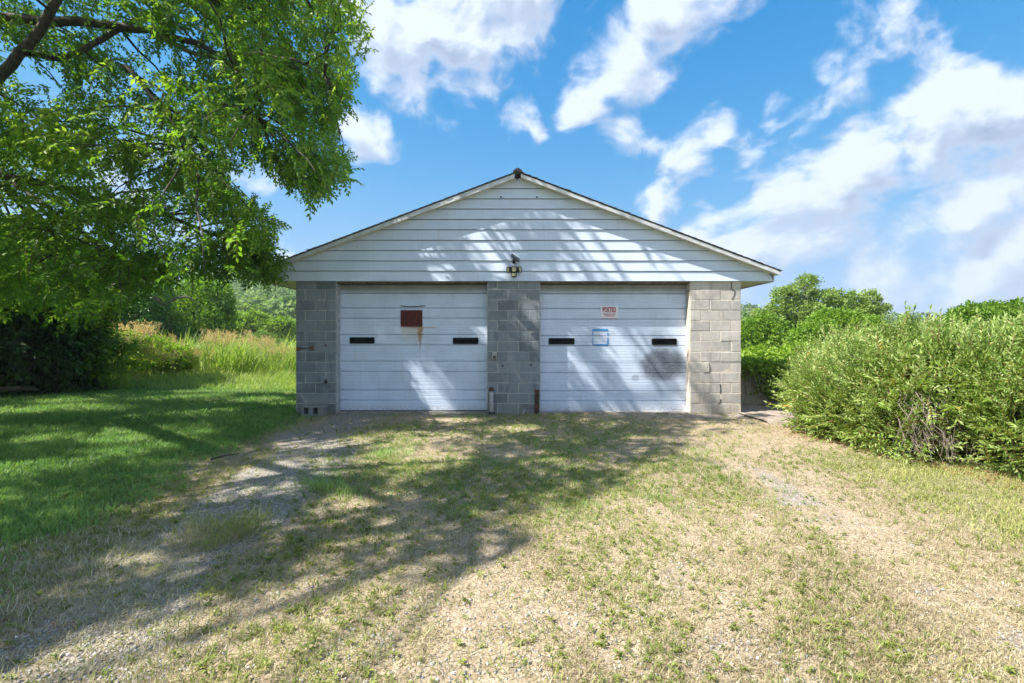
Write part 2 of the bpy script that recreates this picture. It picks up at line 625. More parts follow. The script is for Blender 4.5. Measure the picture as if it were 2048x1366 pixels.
def siding_material():
    m, t, b = material('white siding')
    v = objcoord(t)
    n = t.noise(v, 1.3, 5, 0.6)
    st = t.noise(t.vmath('MULTIPLY', v, (5.0, 1.0, 0.45)), 2.2, 4, 0.6)
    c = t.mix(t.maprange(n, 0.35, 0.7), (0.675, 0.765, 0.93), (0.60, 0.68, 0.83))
    c = t.mix(t.maprange(st, 0.56, 0.78, 0.0, 0.35), c, (0.50, 0.48, 0.43))
    rnd = t.new('ShaderNodeObjectInfo').outputs['Random']
    c = t.mix(1.0, c, t.ramp(rnd, [(0, (0.95, 0.95, 0.96)), (1, (1, 1, 1))]), 'MULTIPLY')
    t.l.new(c, b.inputs['Base Color'])
    b.inputs['Roughness'].default_value = 0.42
    bump(t, b, t.noise(v, 3.0, 2, 0.5), 0.15, 0.01)
    return m


def door_material(name, kind):
    """white ribbed steel with stains of its own; local x,z of the door in metres"""
    m, t, b = material(name)
    v = geopos(t)
    sep = t.new('ShaderNodeSeparateXYZ')
    t.l.new(v, sep.inputs[0])
    X, Z = sep.outputs[0], sep.outputs[2]
    n = t.noise(v, 2.2, 6, 0.65)
    fine = t.noise(v, 28.0, 4, 0.6)
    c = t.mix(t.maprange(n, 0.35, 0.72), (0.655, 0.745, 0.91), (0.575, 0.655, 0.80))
    # grime in vertical runs
    st = t.noise(t.vmath('MULTIPLY', v, (7.0, 1.0, 0.5)), 1.6, 4, 0.6)
    c = t.mix(t.maprange(st, 0.55, 0.8, 0.0, 0.35), c, (0.46, 0.43, 0.37))
    top = t.math('MULTIPLY', t.maprange(Z, 2.37, 2.53), t.maprange(n, 0.2, 0.7, 0.7, 0.97))  # darker tan towards the top of the door
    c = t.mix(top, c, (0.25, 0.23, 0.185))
    low = t.math('MULTIPLY', t.maprange(Z, 0.22, 0.03), t.maprange(fine, 0.4, 0.6, 0.1, 0.6))
    c = t.mix(low, c, (0.40, 0.35, 0.28))
    YD = 9.565

    def blot(px, py, rx, ry, power=1.0):
        ax = t.math('DIVIDE', t.math('SUBTRACT', X, wx(px, YD)), rx * YD / F)
        az = t.math('DIVIDE', t.math('SUBTRACT', Z, wz(py, YD)), ry * YD / F)
        d2 = t.math('ADD', t.math('MULTIPLY', ax, ax), t.math('MULTIPLY', az, az))
        return t.maprange(t.math('ADD', d2, t.math('MULTIPLY', t.math('SUBTRACT', n, 0.5), 1.6)), 1.35, 0.35, 0.0, power)
    if kind == 'rust':
        wob = t.math('ADD', X, t.math('MULTIPLY', t.math('SUBTRACT', t.noise(v, 14, 4), 0.5), 0.10))
        half = t.maprange(Z, wz(690, YD), wz(655, YD), 0.020, 0.090, False)
        run = t.maprange(t.math('ABSOLUTE', t.math('SUBTRACT', wob, wx(840, YD))), half, t.math('MULTIPLY', half, 0.1), 0.0, 1.0)
        run = t.math('MULTIPLY', run, t.maprange(Z, wz(654, YD), wz(657, YD), 0.0, 1.0))
        run = t.math('MULTIPLY', run, t.maprange(Z, wz(722, YD), wz(672, YD), 0.0, 1.0))
        c = t.mix(run, c, (0.44, 0.165, 0.03))
        wash = t.math('MULTIPLY', t.maprange(t.math('ABSOLUTE', t.math('SUBTRACT', wob, wx(823, YD))), 0.28, 0.14, 0.0, 1.0),
                      t.math('MULTIPLY', t.maprange(Z, wz(700, YD), wz(655, YD), 0.0, 0.55), t.maprange(Z, wz(652, YD), wz(655, YD), 0.0, 1.0)))
        c = t.mix(wash, c, (0.50, 0.41, 0.24))
        line = t.math('MULTIPLY', t.maprange(t.math('ABSOLUTE', t.math('SUBTRACT', Z, wz(655.5, YD))), 0.016, 0.004, 0.0, 0.75),
                      t.maprange(t.math('ABSOLUTE', t.math('SUBTRACT', X, wx(842, YD))), 0.40, 0.20, 0.0, 1.0))
        c = t.mix(line, c, (0.42, 0.22, 0.08))
    else:
        k = blot(1326, 733, 46, 38, 0.92)
        k = t.math('MAXIMUM', k, blot(1324, 752, 46, 13, 0.6))
        k = t.math('MAXIMUM', k, blot(1271, 757, 9, 8, 0.5))
        k = t.math('MULTIPLY', k, t.maprange(Z, wz(770, YD), wz(754, YD), 0.0, 1.0))
        k = t.math('MULTIPLY', k, t.maprange(fine, 0.3, 0.7, 0.75, 1.0))
        c = t.mix(k, c, (0.10, 0.11, 0.135))
        k2 = blot(1222, 667, 14, 4, 0.25)
        c = t.mix(k2, c, (0.25, 0.33, 0.45))
    t.l.new(c, b.inputs['Base Color'])
    b.inputs['Roughness'].default_value = 0.42
    bump(t, b, t.noise(v, 2.0, 2, 0.5), 0.12, 0.01)
    return m


def block_material(name, light, dark, warm):
    m, t, b = material(name)
    v = geopos(t)
    oi = t.new('ShaderNodeObjectInfo').outputs['Random']
    n = t.noise(v, 7.0, 6, 0.65)
    f = t.noise(v, 90.0, 3, 0.6)
    big = t.noise(v, 2.1, 4, 0.6)
    c = t.mix(oi, dark, light)
    c = t.mix(t.maprange(n, 0.42, 0.72, 0.0, 0.5), c, tuple(k * 1.25 for k in light))
    c = t.mix(t.maprange(big, 0.52, 0.75, 0.0, 0.55), c, warm)
    c = t.mix(t.maprange(f, 0.62, 0.72, 0.0, 0.5), c, tuple(k * 0.45 for k in dark))
    sep = t.new('ShaderNodeSeparateXYZ')
    t.l.new(v, sep.inputs[0])
    run = t.noise(t.vmath('MULTIPLY', v, (6.0, 6.0, 0.7)), 1.5, 5, 0.65)
    c = t.mix(t.maprange(run, 0.53, 0.72, 0.0, 0.45), c, tuple(k * 0.55 for k in dark))
    c = t.mix(t.maprange(run, 0.44, 0.28, 0.0, 0.35), c, tuple(min(1, k * 1.35) for k in light))
    low = t.math('MULTIPLY', t.maprange(sep.outputs[2], 0.55, 0.0), t.maprange(n, 0.35, 0.6, 0.0, 0.6))
    c = t.mix(low, c, (0.26, 0.23, 0.17))
    t.l.new(c, b.inputs['Base Color'])
    b.inputs['Roughness'].default_value = 0.95
    h = t.math('ADD', t.math('MULTIPLY', f, 0.5), n)
    bump(t, b, h, 0.9, 0.010)
    return m


M['siding'] = siding_material()
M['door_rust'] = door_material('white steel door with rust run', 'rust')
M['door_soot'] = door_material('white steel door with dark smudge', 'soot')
M['block'] = block_material('grey concrete block in shade tone', (0.25, 0.275, 0.305), (0.145, 0.162, 0.185), (0.27, 0.27, 0.265))  # shaded pillars: the bluish cast of the shade is put into the colour
M['block_sunlit'] = block_material('weathered concrete block in sun tone', (0.54, 0.50, 0.46), (0.385, 0.365, 0.35), (0.55, 0.475, 0.395))  # right pillar: paler, warmer copy, weathering plus sunlight put into the colour
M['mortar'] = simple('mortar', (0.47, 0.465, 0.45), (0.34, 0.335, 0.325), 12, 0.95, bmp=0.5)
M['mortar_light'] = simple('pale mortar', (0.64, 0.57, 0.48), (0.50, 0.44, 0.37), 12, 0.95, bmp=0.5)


def glass_material():
    m, t, b = material('dark window glass')
    v = objcoord(t)
    n = t.noise(v, 5, 3)
    t.l.new(t.mix(t.maprange(n, 0.45, 0.7), (0.004, 0.004, 0.005), (0.016, 0.014, 0.012)), b.inputs['Base Color'])
    b.inputs['Roughness'].default_value = 0.18
    b.inputs['Specular IOR Level'].default_value = 0.08
    return m


M['glass'] = glass_material()


# ---------------------------------------------------------------- ground
def lawn_field(X, Y):
    """1 on the mown lawn, 0 on the drive"""
    edge = -3.55 - 0.06 * (Y - 3.0) + 0.9 * (fbm(X * 0.9, Y * 0.9, 3) - 0.5) + 0.35 * np.clip(3.2 - Y, 0, 3)
    left = sstep(0.45, -0.45, X - edge)
    right = sstep(3.3, 4.0, X + 0.5 * (fbm(X * 0.8, Y * 0.8, 5) - 0.5)) * sstep(6.4, 5.4, Y)
    back = sstep(9.4, 9.7, Y) * sstep(-4.1, -4.5, X)
    return np.clip(np.maximum(np.maximum(left, right * 0.42 * (0.4 + 1.1 * fbm(X * 1.4, Y * 1.4, 7))), back), 0, 1)


def straw_field(X, Y):
    """the pale patch of dead grass near the lower left of the drive"""
    d = ((X + 2.95) / 0.8) ** 2 + ((Y - 2.95) / 0.55) ** 2
    return sstep(1.6, 0.2, d + 2.2 * (fbm(X * 2, Y * 2, 11) - 0.5))


def gravel_field(X, Y):
    tl = -2.15 - 0.17 * (Y - 3)
    a = sstep(0.80, 0.25, np.abs(X - tl) + 0.9 * (fbm(X * 1.6, Y * 0.7, 21) - 0.5)) * 0.8
    st = fbm(X * 2.6, Y * 0.55, 31) + 0.5 * (fbm(X * 5, Y * 4, 32) - 0.5)
    b = sstep(0.56, 0.74, st) * sstep(7.0, 4.5, Y) * 0.34
    c = sstep(3.2, 2.2, Y + 0.8 * (fbm(X, Y, 33) - 0.5)) * sstep(0.40, 0.62, fbm(X * 2.7, Y * 2.2, 35)) * sstep(2.4, 0.5, X) * 0.4
    d = sstep(8.6, 9.1, Y) * sstep(2.2, 3.2, X)
    e = sstep(8.8, 9.25, Y) * sstep(0.35, 0.6, fbm(X * 1.5, Y * 2, 37)) * 0.9
    f = bare_field(X, Y) * 0.55 * sstep(0.35, 0.6, fbm(X * 4, Y * 4, 107))
    return np.clip(np.maximum.reduce([a, b, c, d, e, f]), 0, 1)


def bare_field(X, Y):
    """bare trodden tracks between the dry grass"""
    w = 0.5 * (fbm(X * 1.2, Y * 0.6, 101) - 0.5)
    a = sstep(0.42, 0.12, np.abs(X + w - 2.55)) * sstep(6.5, 5.0, Y)
    b = sstep(0.34, 0.10, np.abs(X + w - 1.05)) * sstep(4.6, 3.2, Y) * 0.8
    c = sstep(0.30, 0.08, np.abs(X + w + 0.2)) * sstep(3.6, 2.6, Y) * 0.7
    return np.clip(np.maximum.reduce([a, b, c]) * sstep(0.30, 0.55, fbm(X * 2.2, Y * 1.2, 103)), 0, 1)


def shade_grass_field(X, Y):
    """the greener, moister ground in front of the doors"""
    return sstep(3.6, 5.2, Y + 1.6 * (fbm(X, Y, 63) - 0.5)) * sstep(3.2, 1.2, X + 1.2 * (fbm(X * .8, Y * .8, 64) - 0.5)) * sstep(-2.8, -1.8, X) * sstep(0.3, 0.52, fbm(X * 1.8, Y * 1.5, 66))


def ground_z(X, Y):
    z = 0.035 * (fbm(X * 0.5, Y * 0.5, 41) - 0.5) + 0.02 * (fbm(X * 2.0, Y * 2.0, 43, 3) - 0.5)
    z = z * sstep(0.0, 0.5, np.abs(Y - 9.35) + 0.2)
    far = sstep(14, 60, Y) * -0.6 + 0.36 * sstep(13.6, 19, Y) * sstep(-4.5, -8, X) * sstep(60, 40, Y)
    ridge = np.clip(19.0 - 0.071 * X, 2.0, 40)
    hill = sstep(75, 260, Y) * ridge + sstep(75, 260, Y) * 3.0 * (fbm(X / 40, Y / 40, 47) - 0.5)
    return z * sstep(60, 30, np.hypot(X, Y)) + far + hill


def grid_axis(parts):
    a = np.concatenate([np.arange(p, q, s) for p, q, s in parts])
    return np.append(a, parts[-1][1])


def build_ground():
    xs = grid_axis([(-700, -220, 40), (-220, -40, 12), (-40, -16, 1.5), (-16, -6, 0.3), (-6, 6.5, 0.085), (6.5, 16, 0.5), (16, 40, 2), (40, 220, 12), (220, 700, 40)])
    ys = grid_axis([(-500, -60, 40), (-60, -6, 6), (-6, 1.6, 0.4), (1.6, 6, 0.075), (6, 10, 0.12), (10, 20, 0.5), (20, 60, 3), (60, 320, 8), (320, 800, 40)])
    X, Y = np.meshgrid(xs, ys)
    x, y = X.ravel(), Y.ravel()
    z = ground_z(x, y)
    V = np.stack([x, y, z], 1)
    nx, ny = len(xs), len(ys)
    i = (np.arange(ny - 1)[:, None] * nx + np.arange(nx - 1)[None]).ravel()
    T = np.concatenate([np.stack([i, i + 1, i + nx + 1], 1), np.stack([i, i + nx + 1, i + nx], 1)])
    m, t, b = material('ground')
    v = geopos(t)
    lawn = t.new('ShaderNodeAttribute', attribute_name='lawn').outputs['Fac']
    grav = t.new('ShaderNodeAttribute', attribute_name='gravel').outputs['Fac']
    straw = t.new('ShaderNodeAttribute', attribute_name='straw').outputs['Fac']
    n1 = t.noise(v, 1.7, 6, 0.65)
    n2 = t.noise(v, 38.0, 4, 0.65)
    n3 = t.noise(v, 9.0, 4, 0.6)
    dirt = t.mix(t.maprange(n3, 0.35, 0.65), (0.36, 0.28, 0.19), (0.25, 0.19, 0.125))
    dirt = t.mix(t.maprange(n2, 0.42, 0.62), dirt, (0.44, 0.36, 0.265))
    vor = t.new('ShaderNodeTexVoronoi')
    vor.inputs['Scale'].default_value = 55
    t.l.new(v, vor.inputs['Vector'])
    stone = t.mix(vor.outputs['Color'], (0.30, 0.28, 0.265), (0.52, 0.49, 0.46))
    stone = t.mix(t.maprange(vor.outputs['Distance'], 0.25, 0.6, 0.0, 0.8), stone, (0.20, 0.165, 0.13))
    gfac = t.maprange(t.math('ADD', grav, t.math('MULTIPLY', t.math('SUBTRACT', n2, 0.5), 0.9)), 0.3, 0.65)
    c = t.mix(gfac, dirt, stone)
    turf = t.mix(t.maprange(n2, 0.35, 0.65), (0.08, 0.13, 0.03), (0.14, 0.18, 0.055))
    turf = t.mix(t.maprange(n1, 0.45, 0.7, 0.0, 0.6), turf, (0.22, 0.19, 0.09))
    c = t.mix(lawn, c, turf)
    c = t.mix(t.math('MULTIPLY', straw, 0.85), c, t.mix(t.maprange(n2, 0.35, 0.65), (0.50, 0.44, 0.33), (0.30, 0.25, 0.17)))
    t.l.new(c, b.inputs['Base Color'])
    b.inputs['Roughness'].default_value = 0.95
    b.inputs['Specular IOR Level'].default_value = 0.1
    bump(t, b, t.math('ADD', t.math('MULTIPLY', n2, 0.6), t.math('MULTIPLY', vor.outputs['Distance'], -0.5)), 0.7, 0.02)
    far_lawn = np.where((np.hypot(x, y) > 25), 1.0, lawn_field(x, y))
    me = np_mesh('ground', V, T, m, smooth=True, attrs={'lawn': far_lawn, 'gravel': gravel_field(x, y), 'straw': straw_field(x, y)})
    obj('ground', me, kind='structure')


build_ground()

# worn concrete path round the right corner of the garage
mb = MB()
nxp, nyp = 14, 18
pts = []
for j in range(nyp + 1):
    for i in range(nxp + 1):
        yy = 8.15 + (11.2 - 8.15) * j / nyp
        w = 1.05 + 0.12 * math.sin(j * 1.1) - (0.55 * max(0, 1 - j / 4.0))
        xx = 4.50 + w * i / nxp
        pts.append((xx, yy, 0.026 + 0.006 * math.sin(i * 1.7 + j) - (0.05 if i == nxp or j == 0 else 0)))
mb.add(pts, [(j * (nxp + 1) + i, j * (nxp + 1) + i + 1, (j + 1) * (nxp + 1) + i + 1, (j + 1) * (nxp + 1) + i) for j in range(nyp) for i in range(nxp)])
mb.build('path', M['slab'], kind='structure')

# ---------------------------------------------------------------- garage
YW = 9.35                       # front of the block work
YD = 9.565                      # front of the doors
YG = 9.305                      # front of the gable boards
X0 = 0.112                      # ridge line
WL, WR = -4.30, 4.557           # outer faces of the block walls
ZG = 2.634                      # underside of the gable
DEPTH = 7.2
garage = thing('garage', 'grey block garage with white gable siding and two overhead doors', 'garage', (X0, YW, 0))

COURSE = 0.2062
block_cache = {}


def block_mesh(w, h, kind, var):
    key = (round(w, 3), round(h, 3), kind, var)
    if key not in block_cache:
        r = random.Random(hash(key) & 0xffff)
        mbk = MB()
        c = 0.006
        mbk.bbox(0, w, 0, 0.13, 0, h, c)
        mbk.v = [(x + r.uniform(-.0025, .0025), y + (r.uniform(-.0025, .0025) if y < 0.1 else 0), z + r.uniform(-.002, .002)) for x, y, z in mbk.v]
        block_cache[key] = mbk.mesh('concrete_block', M['block_sunlit'] if kind else M['block'])
    return block_cache[key]


def pillar(x0, x1, rows, light, jamb=None):
    mbp = MB()
    mbp.box(x0 + 0.003, x1 - 0.003, YW + 0.005, YW + 0.30, -0.15, 2.66)
    core = mbp.build('block_pillar', M['mortar_light'] if light else M['mortar'], garage)
    half, full = 0.2035, 0.415
    top = 12 * COURSE
    for r_ in range(13):
        z0 = r_ * COURSE
        z1 = z0 + COURSE if r_ < 12 else 2.648
        if r_ == 12:
            z0 = top
        cuts = rows[(12 - r_) % 2]
        xs_ = [x0] + [x0 + c for c in cuts] + [x1]
        for a_, b_ in zip(xs_[:-1], xs_[1:]):
            g_ = 0.0055 if not light else 0.0065
            w_ = b_ - a_ - 2 * g_
            h_ = z1 - z0 - 2 * g_
            o = bpy.data.objects.new('concrete_block', block_mesh(w_, h_, light, random.randint(0, 3)))
            COL.objects.link(o)
            o.parent = core
            o.location = (a_ + g_ - X0, random.uniform(-0.004, 0.004), z0 + g_ + random.uniform(-.0015, .0015))
            o.rotation_euler = (0, R(random.uniform(-.25, .25)), 0)
    return core


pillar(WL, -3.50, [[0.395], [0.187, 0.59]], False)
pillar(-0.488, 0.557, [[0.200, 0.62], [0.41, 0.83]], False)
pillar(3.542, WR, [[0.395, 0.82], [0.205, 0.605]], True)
# side walls and back wall
for nm, x0, x1, y0, y1 in (('side_wall', WL, WL + 0.2, YW + 0.303, YW + DEPTH), ('side_wall', WR - 0.2, WR, YW + 0.303, YW + DEPTH),
                           ('back_wall', WL + 0.203, WR - 0.203, YW + DEPTH - 0.2, YW + DEPTH)):
    MB().box(x0, x1, y0, y1, -0.15, 2.66).build(nm, M['block'], garage)
MB().box(WL + 0.205, WR - 0.205, YD + 0.3, YW + DEPTH - 0.205, 0.0, 0.03).build('floor_slab', M['sill'], garage)
MB().box(-3.497, -0.491, YW + 0.02, YW + 0.60, -0.1, 0.022).build('door_sill', M['sill'], garage)
MB().box(0.560, 3.539, YW + 0.02, YW + 0.60, -0.1, 0.024).build('door_sill', M['sill'], garage)
# lintels over the openings
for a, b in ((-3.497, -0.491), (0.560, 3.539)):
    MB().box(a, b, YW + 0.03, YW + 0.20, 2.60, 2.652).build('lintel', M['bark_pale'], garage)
# smooth mortared reveals beside the doors
for a, b, l in ((-3.522, -3.494, 0), (-0.494, -0.466, 0), (0.535, 0.563, 0), (3.536, 3.564, 1)):
    MB().box(a, b, YW + 0.012, YW + 0.285, 0.0, 2.598).build('door_reveal', M['mortar_light'] if l else M['mortar'], garage)


def rounded_rect(cx, cz, hw, hh, r, n=5):
    pts = []
    for qx, qz, a0 in ((1, 1, 0), (-1, 1, 90), (-1, -1, 180), (1, -1, 270)):
        for k in range(n + 1):
            a = R(a0 + 90 * k / n)
            pts.append((cx + qx * (hw - r) + r * math.cos(a), cz + qz * (hh - r) + r * math.sin(a)))
    return pts


def garage_door(x0, x1, lines, windows, mat):
    fr = MB()
    fr.box(x0 + 0.002, x1 - 0.002, YD + 0.04, YD + 0.06, 0.03, 2.62)
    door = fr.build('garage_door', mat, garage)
    zs = [2.60] + [wz(y, YD) for y in lines]
    for k in range(len(zs) - 1):
        zt, zb = zs[k], zs[k + 1]
        g = 0.0075
        h = zt - zb
        nr = 3 if h < 0.25 else 5
        # outline of the sheet from top to bottom: a rolled lip, then shallow ribs
        prof = [(YD + 0.038, zt - g * 0.4), (YD + 0.006, zt - g * 0.4 - 0.004), (YD - 0.003, zt - g - 0.008)]
        body_t, body_b = zt - g - 0.016, zb + g + 0.012
        for q in range(nr):
            a = body_t + (body_b - body_t) * q / nr
            b = body_t + (body_b - body_t) * (q + 1) / nr
            dz = a - b
            prof += [(YD, a), (YD, b + 0.014), (YD + 0.005, b + 0.010), (YD + 0.005, b + 0.004)]
        prof += [(YD, body_b), (YD - 0.001, zb + g), (YD + 0.038, zb + g)]
        nseg = 24
        p = MB()
        n = len(prof)
        vs, fs = [], []
        for s in range(nseg + 1):
            xx = x0 + 0.004 + (x1 - x0 - 0.008) * s / nseg
            for (yy, zz) in prof:
                wob = 0.0022 * (vnoise(xx * 2.3, zz * 3.0 + k * 7, 91) - 0.5) + 0.001 * (vnoise(xx * 9, zz * 9, 93) - 0.5)
                vs.append((xx, yy + float(wob), zz + 0.0015 * math.sin(xx * 1.7 + k)))
        for s in range(nseg):
            for q in range(n - 1):
                a = s * n + q
                fs.append((a, a + 1, a + n + 1, a + n))
        p.add(vs, fs)
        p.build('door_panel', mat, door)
    for (xa, xb, ya, yb) in windows:
        wa, wb, zt, zb = wx(xa, YD), wx(xb, YD), wz(ya, YD), wz(yb, YD)
        cx, cz, hw, hh = (wa + wb) / 2, (zt + zb) / 2, (wb - wa) / 2, (zt - zb) / 2
        w = MB()
        o = rounded_rect(cx, cz, hw, hh, 0.022)
        i = rounded_rect(cx, cz, hw - 0.013, hh - 0.013, 0.012)
        n = len(o)
        vs = [(x, YD - 0.004, z) for x, z in o] + [(x, YD - 0.012, z) for x, z in o] + [(x, YD - 0.012, z) for x, z in i] + [(x, YD - 0.0045, z) for x, z in i]
        fs = []
        for r_ in range(3):
            for q in range(n):
                nn = (q + 1) % n
                fs.append((r_ * n + q, r_ * n + nn, (r_ + 1) * n + nn, (r_ + 1) * n + q))
        w.add(vs, fs, 0)
        w.add([(x, YD - 0.0046, z) for x, z in i], [tuple(range(n))], 1)
        w.build('window', [M['black'], M['glass']], door)
    return door


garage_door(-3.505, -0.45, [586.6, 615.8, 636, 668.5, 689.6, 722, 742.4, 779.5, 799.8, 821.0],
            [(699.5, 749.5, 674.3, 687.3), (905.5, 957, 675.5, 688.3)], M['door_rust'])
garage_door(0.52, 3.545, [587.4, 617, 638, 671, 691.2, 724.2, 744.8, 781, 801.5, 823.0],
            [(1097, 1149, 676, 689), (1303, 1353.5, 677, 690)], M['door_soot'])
# rubber strips under the doors
for a, b in ((-3.49, -0.49), (0.56, 3.53)):
    MB().box(a, b, YD + 0.002, YD + 0.03, 0.0245, 0.036).build('bottom_seal', M['black'], garage)

# gable: backing plus lapped boards
PITCH = 0.3768
APEX_Z = 4.70
GX = 5.063                      # half width of the gable at its foot
gb = MB()
gb.prism([(X0 - GX, ZG + 0.004), (X0 + GX, ZG + 0.004), (X0 + GX, APEX_Z - PITCH * GX - 0.03), (X0, APEX_Z - 0.03), (X0 - GX, APEX_Z - PITCH * GX - 0.03)], 'y', YG + 0.055, YG + 0.10)
gable = gb.build('gable', M['siding'], garage)
lines = [562.5, 542, 521.5, 501, 480.3, 459.4, 438.6, 417.8, 397.4, 377.2, 342]
zl = [wz(y, YG) for y in lines]
for k in range(len(zl) - 1):
    zb, zt = zl[k], zl[k + 1] + 0.004

    def half_at(z):
        return min(GX, (APEX_Z - 0.005 - z) / PITCH)
    zt = min(zt, APEX_Z - 0.012)
    p = MB()
    nseg = 60
    rows_ = [(YG + 0.050, zb + 0.010), (YG - 0.006, zb + 0.005), (YG - 0.004, zb + 0.012), (YG + 0.012, zt - 0.013)]
    vs = []
    for (yy, zz) in rows_:
        hw = half_at(zz)
        for s in range(nseg + 1):
            # the outer vertices follow the slope, the middle ones stay evenly spaced
            xx = X0 - hw + 2 * hw * s / nseg
            wob = 0.0040 * (vnoise(xx * 1.6, k * 3.7, 61) - 0.5) + 0.0012 * math.sin(xx * 7 + k)
            vs.append((xx, yy + (float(wob) if yy < YG + 0.01 else 0), zz + 0.0045 * float(vnoise(xx * 0.9, (k + (1 if yy == YG + 0.012 else 0)) * 5.1, 63) - 0.5)))
    fs = []
    for r_ in range(3):
        for s in range(nseg):
            a = r_ * (nseg + 1) + s
            fs.append((a, a + 1, a + nseg + 2, a + nseg + 1))
    p.add(vs, fs)
    p.build('siding_board', M['siding'], gable)
# butt joints between board lengths: narrow overlapping edges
for (px, k) in ((1034, 9), (1087, 8), (1170, 0), (1300, 1), (760, 2), (880, 4), (1240, 5), (1022, 3)):
    xx = wx(px, YG)
    zb, zt = zl[k] + 0.012, zl[k + 1] - 0.006
    if zt - zb > 0.05:
        MB().add([(xx, YG - 0.0035, zb), (xx + 0.012, YG - 0.001, zb), (xx + 0.012, YG + 0.010, zt), (xx, YG + 0.008, zt)], [(0, 1, 2, 3)]).build('board_joint', M['siding'], gable)
# two round vent holes
for px in (1002, 1074):
    mbv = MB()
    mbv.tube([(wx(px, YG), YG - 0.006, wz(394.5, YG)), (wx(px, YG), YG + 0.02, wz(394.5, YG))], 0.019, 10)
    mbv.build('vent_hole', M['dark_hole'], gable)

# roof: two slopes with shingle courses, rake trim, fascia, soffit
RY = 9.15                       # front edge of the rake
RH = 5.125                      # half width to the eaves
for sgn in (-1, 1):
    def P(dx, dz):
        return (X0 + sgn * dx, APEX_Z + 0.055 - PITCH * dx + dz)
    deck = MB()
    poly = [P(0.0, -0.004), P(RH, -0.004), P(RH, -0.026), P(0.0, -0.026)]
    deck.prism(poly if sgn > 0 else poly[::-1], 'y', RY + 0.012, YW + DEPTH + 0.3)
    roof = deck.build('roof', M['shingle'], garage)
    ncourse = 40
    for c in range(ncourse):
        a = (RH + 0.02) * c / ncourse
        b = (RH + 0.02) * (c + 1) / ncourse
        jut = random.uniform(0.0, 0.012)
        lift = random.uniform(0.0, 0.004) + (0.012 if random.random() < 0.08 else 0)
        sh = MB()
        poly = [P(a, 0.000), P(b + 0.004, 0.006 + lift), P(b + 0.004, -0.003 + lift), P(a, -0.003)]
        sh.prism(poly if sgn > 0 else poly[::-1], 'y', RY - 0.012 - jut, YW + DEPTH + 0.31)
        sh.build('shingle_course', M['shingle'], roof)
    # rake trim boards
    joints = [0.06, 2.74, RH - 0.01] if sgn < 0 else [0.06, RH - 0.01]
    for q, (a, b) in enumerate(zip(joints[:-1], joints[1:])):
        tr = MB()
        drop = 0.098 if not (sgn < 0 and q == 0) else 0.112
        poly = [P(a, -0.028), P(b, -0.028), P(b, -drop), P(a, -drop)]
        tr.prism(poly if sgn > 0 else poly[::-1], 'y', RY + (0.0 if q else -0.003), RY + 0.022)
        tr.build('rake_trim', M['rake'], garage)
    # underside between trim and gable boards
    un = MB()
    poly = [P(0.06, -0.075), P(RH - 0.02, -0.075), P(RH - 0.02, -0.088), P(0.06, -0.088)]
    un.prism(poly if sgn > 0 else poly[::-1], 'y', RY + 0.024, YG + 0.028)
    un.build('rake_soffit', M['soffit'], garage)
    # eave fascia
    xe = X0 + sgn * GX
    MB().box(min(xe, xe + sgn * 0.02), max(xe, xe + sgn * 0.02), YG + 0.004, YW + DEPTH + 0.25, ZG - 0.012, APEX_Z + 0.02 - PITCH * GX).build('fascia', M['rake'], garage)
    # soffit of slatted metal
    xo, xi = X0 + sgn * (GX - 0.004), (WR + 0.003 if sgn > 0 else WL - 0.003)
    lo_, hi_ = min(xo, xi), max(xo, xi)
    sf = MB()
    ns = 46
    y0s, y1s = YG + 0.105, YW + DEPTH + 0.2
    for s in range(ns):
        ya = y0s + (y1s - y0s) * s / ns
        yb = y0s + (y1s - y0s) * (s + 0.86) / ns
        sf.box(lo_, hi_, ya, yb, ZG + 0.006, ZG + 0.02)
    sf.box(lo_, hi_, y0s, y1s, ZG + 0.023, ZG + 0.03)
    sf.build('soffit', M['soffit'], garage)
    MB().box(lo_, hi_, YG + 0.002, YG + 0.104, ZG + 0.006, ZG + 0.021).build('soffit_trim', M['soffit'], garage)
MB().box(WL + 0.01, WR - 0.01, YG + 0.0305, YW + 0.02, ZG - 0.0, ZG + 0.003).build('gable_base', M['rake'], garage)
MB().prism([(X0 - GX, ZG), (X0 + GX, ZG), (X0, APEX_Z - 0.1)], 'y', YW + DEPTH - 0.1, YW + DEPTH).build('back_gable', M['siding'], garage)

# ridge cap: short bent pieces of shingle along the ridge
for k in range(30):
    y0 = RY - 0.03 + k * 0.32
    rc = MB()
    zc = APEX_Z + 0.055
    w = 0.092 + random.uniform(-.005, .005)
    o_, i_ = 0.052, 0.010
    poly = [(X0 - w, zc - PITCH * w + i_), (X0 - w + 0.012, zc - PITCH * w + 0.05), (X0 - 0.02, zc + o_), (X0 + 0.02, zc + o_ + 0.002), (X0 + w - 0.012, zc - PITCH * w + 0.05), (X0 + w, zc - PITCH * w + i_), (X0, zc + i_ * 0.5 - 0.004)]
    rc.prism(poly[::-1], 'y', y0, y0 + 0.335)
    rc.build('ridge_cap', M['ridge'], garage)
MB().prism([(X0 - 0.03, APEX_Z - 0.025), (X0 + 0.012, APEX_Z - 0.02), (X0 + 0.012, APEX_Z - 0.10), (X0 - 0.028, APEX_Z - 0.10)][::-1], 'y', RY - 0.006, RY + 0.02).build('ridge_gap', M['dark_hole'], garage)
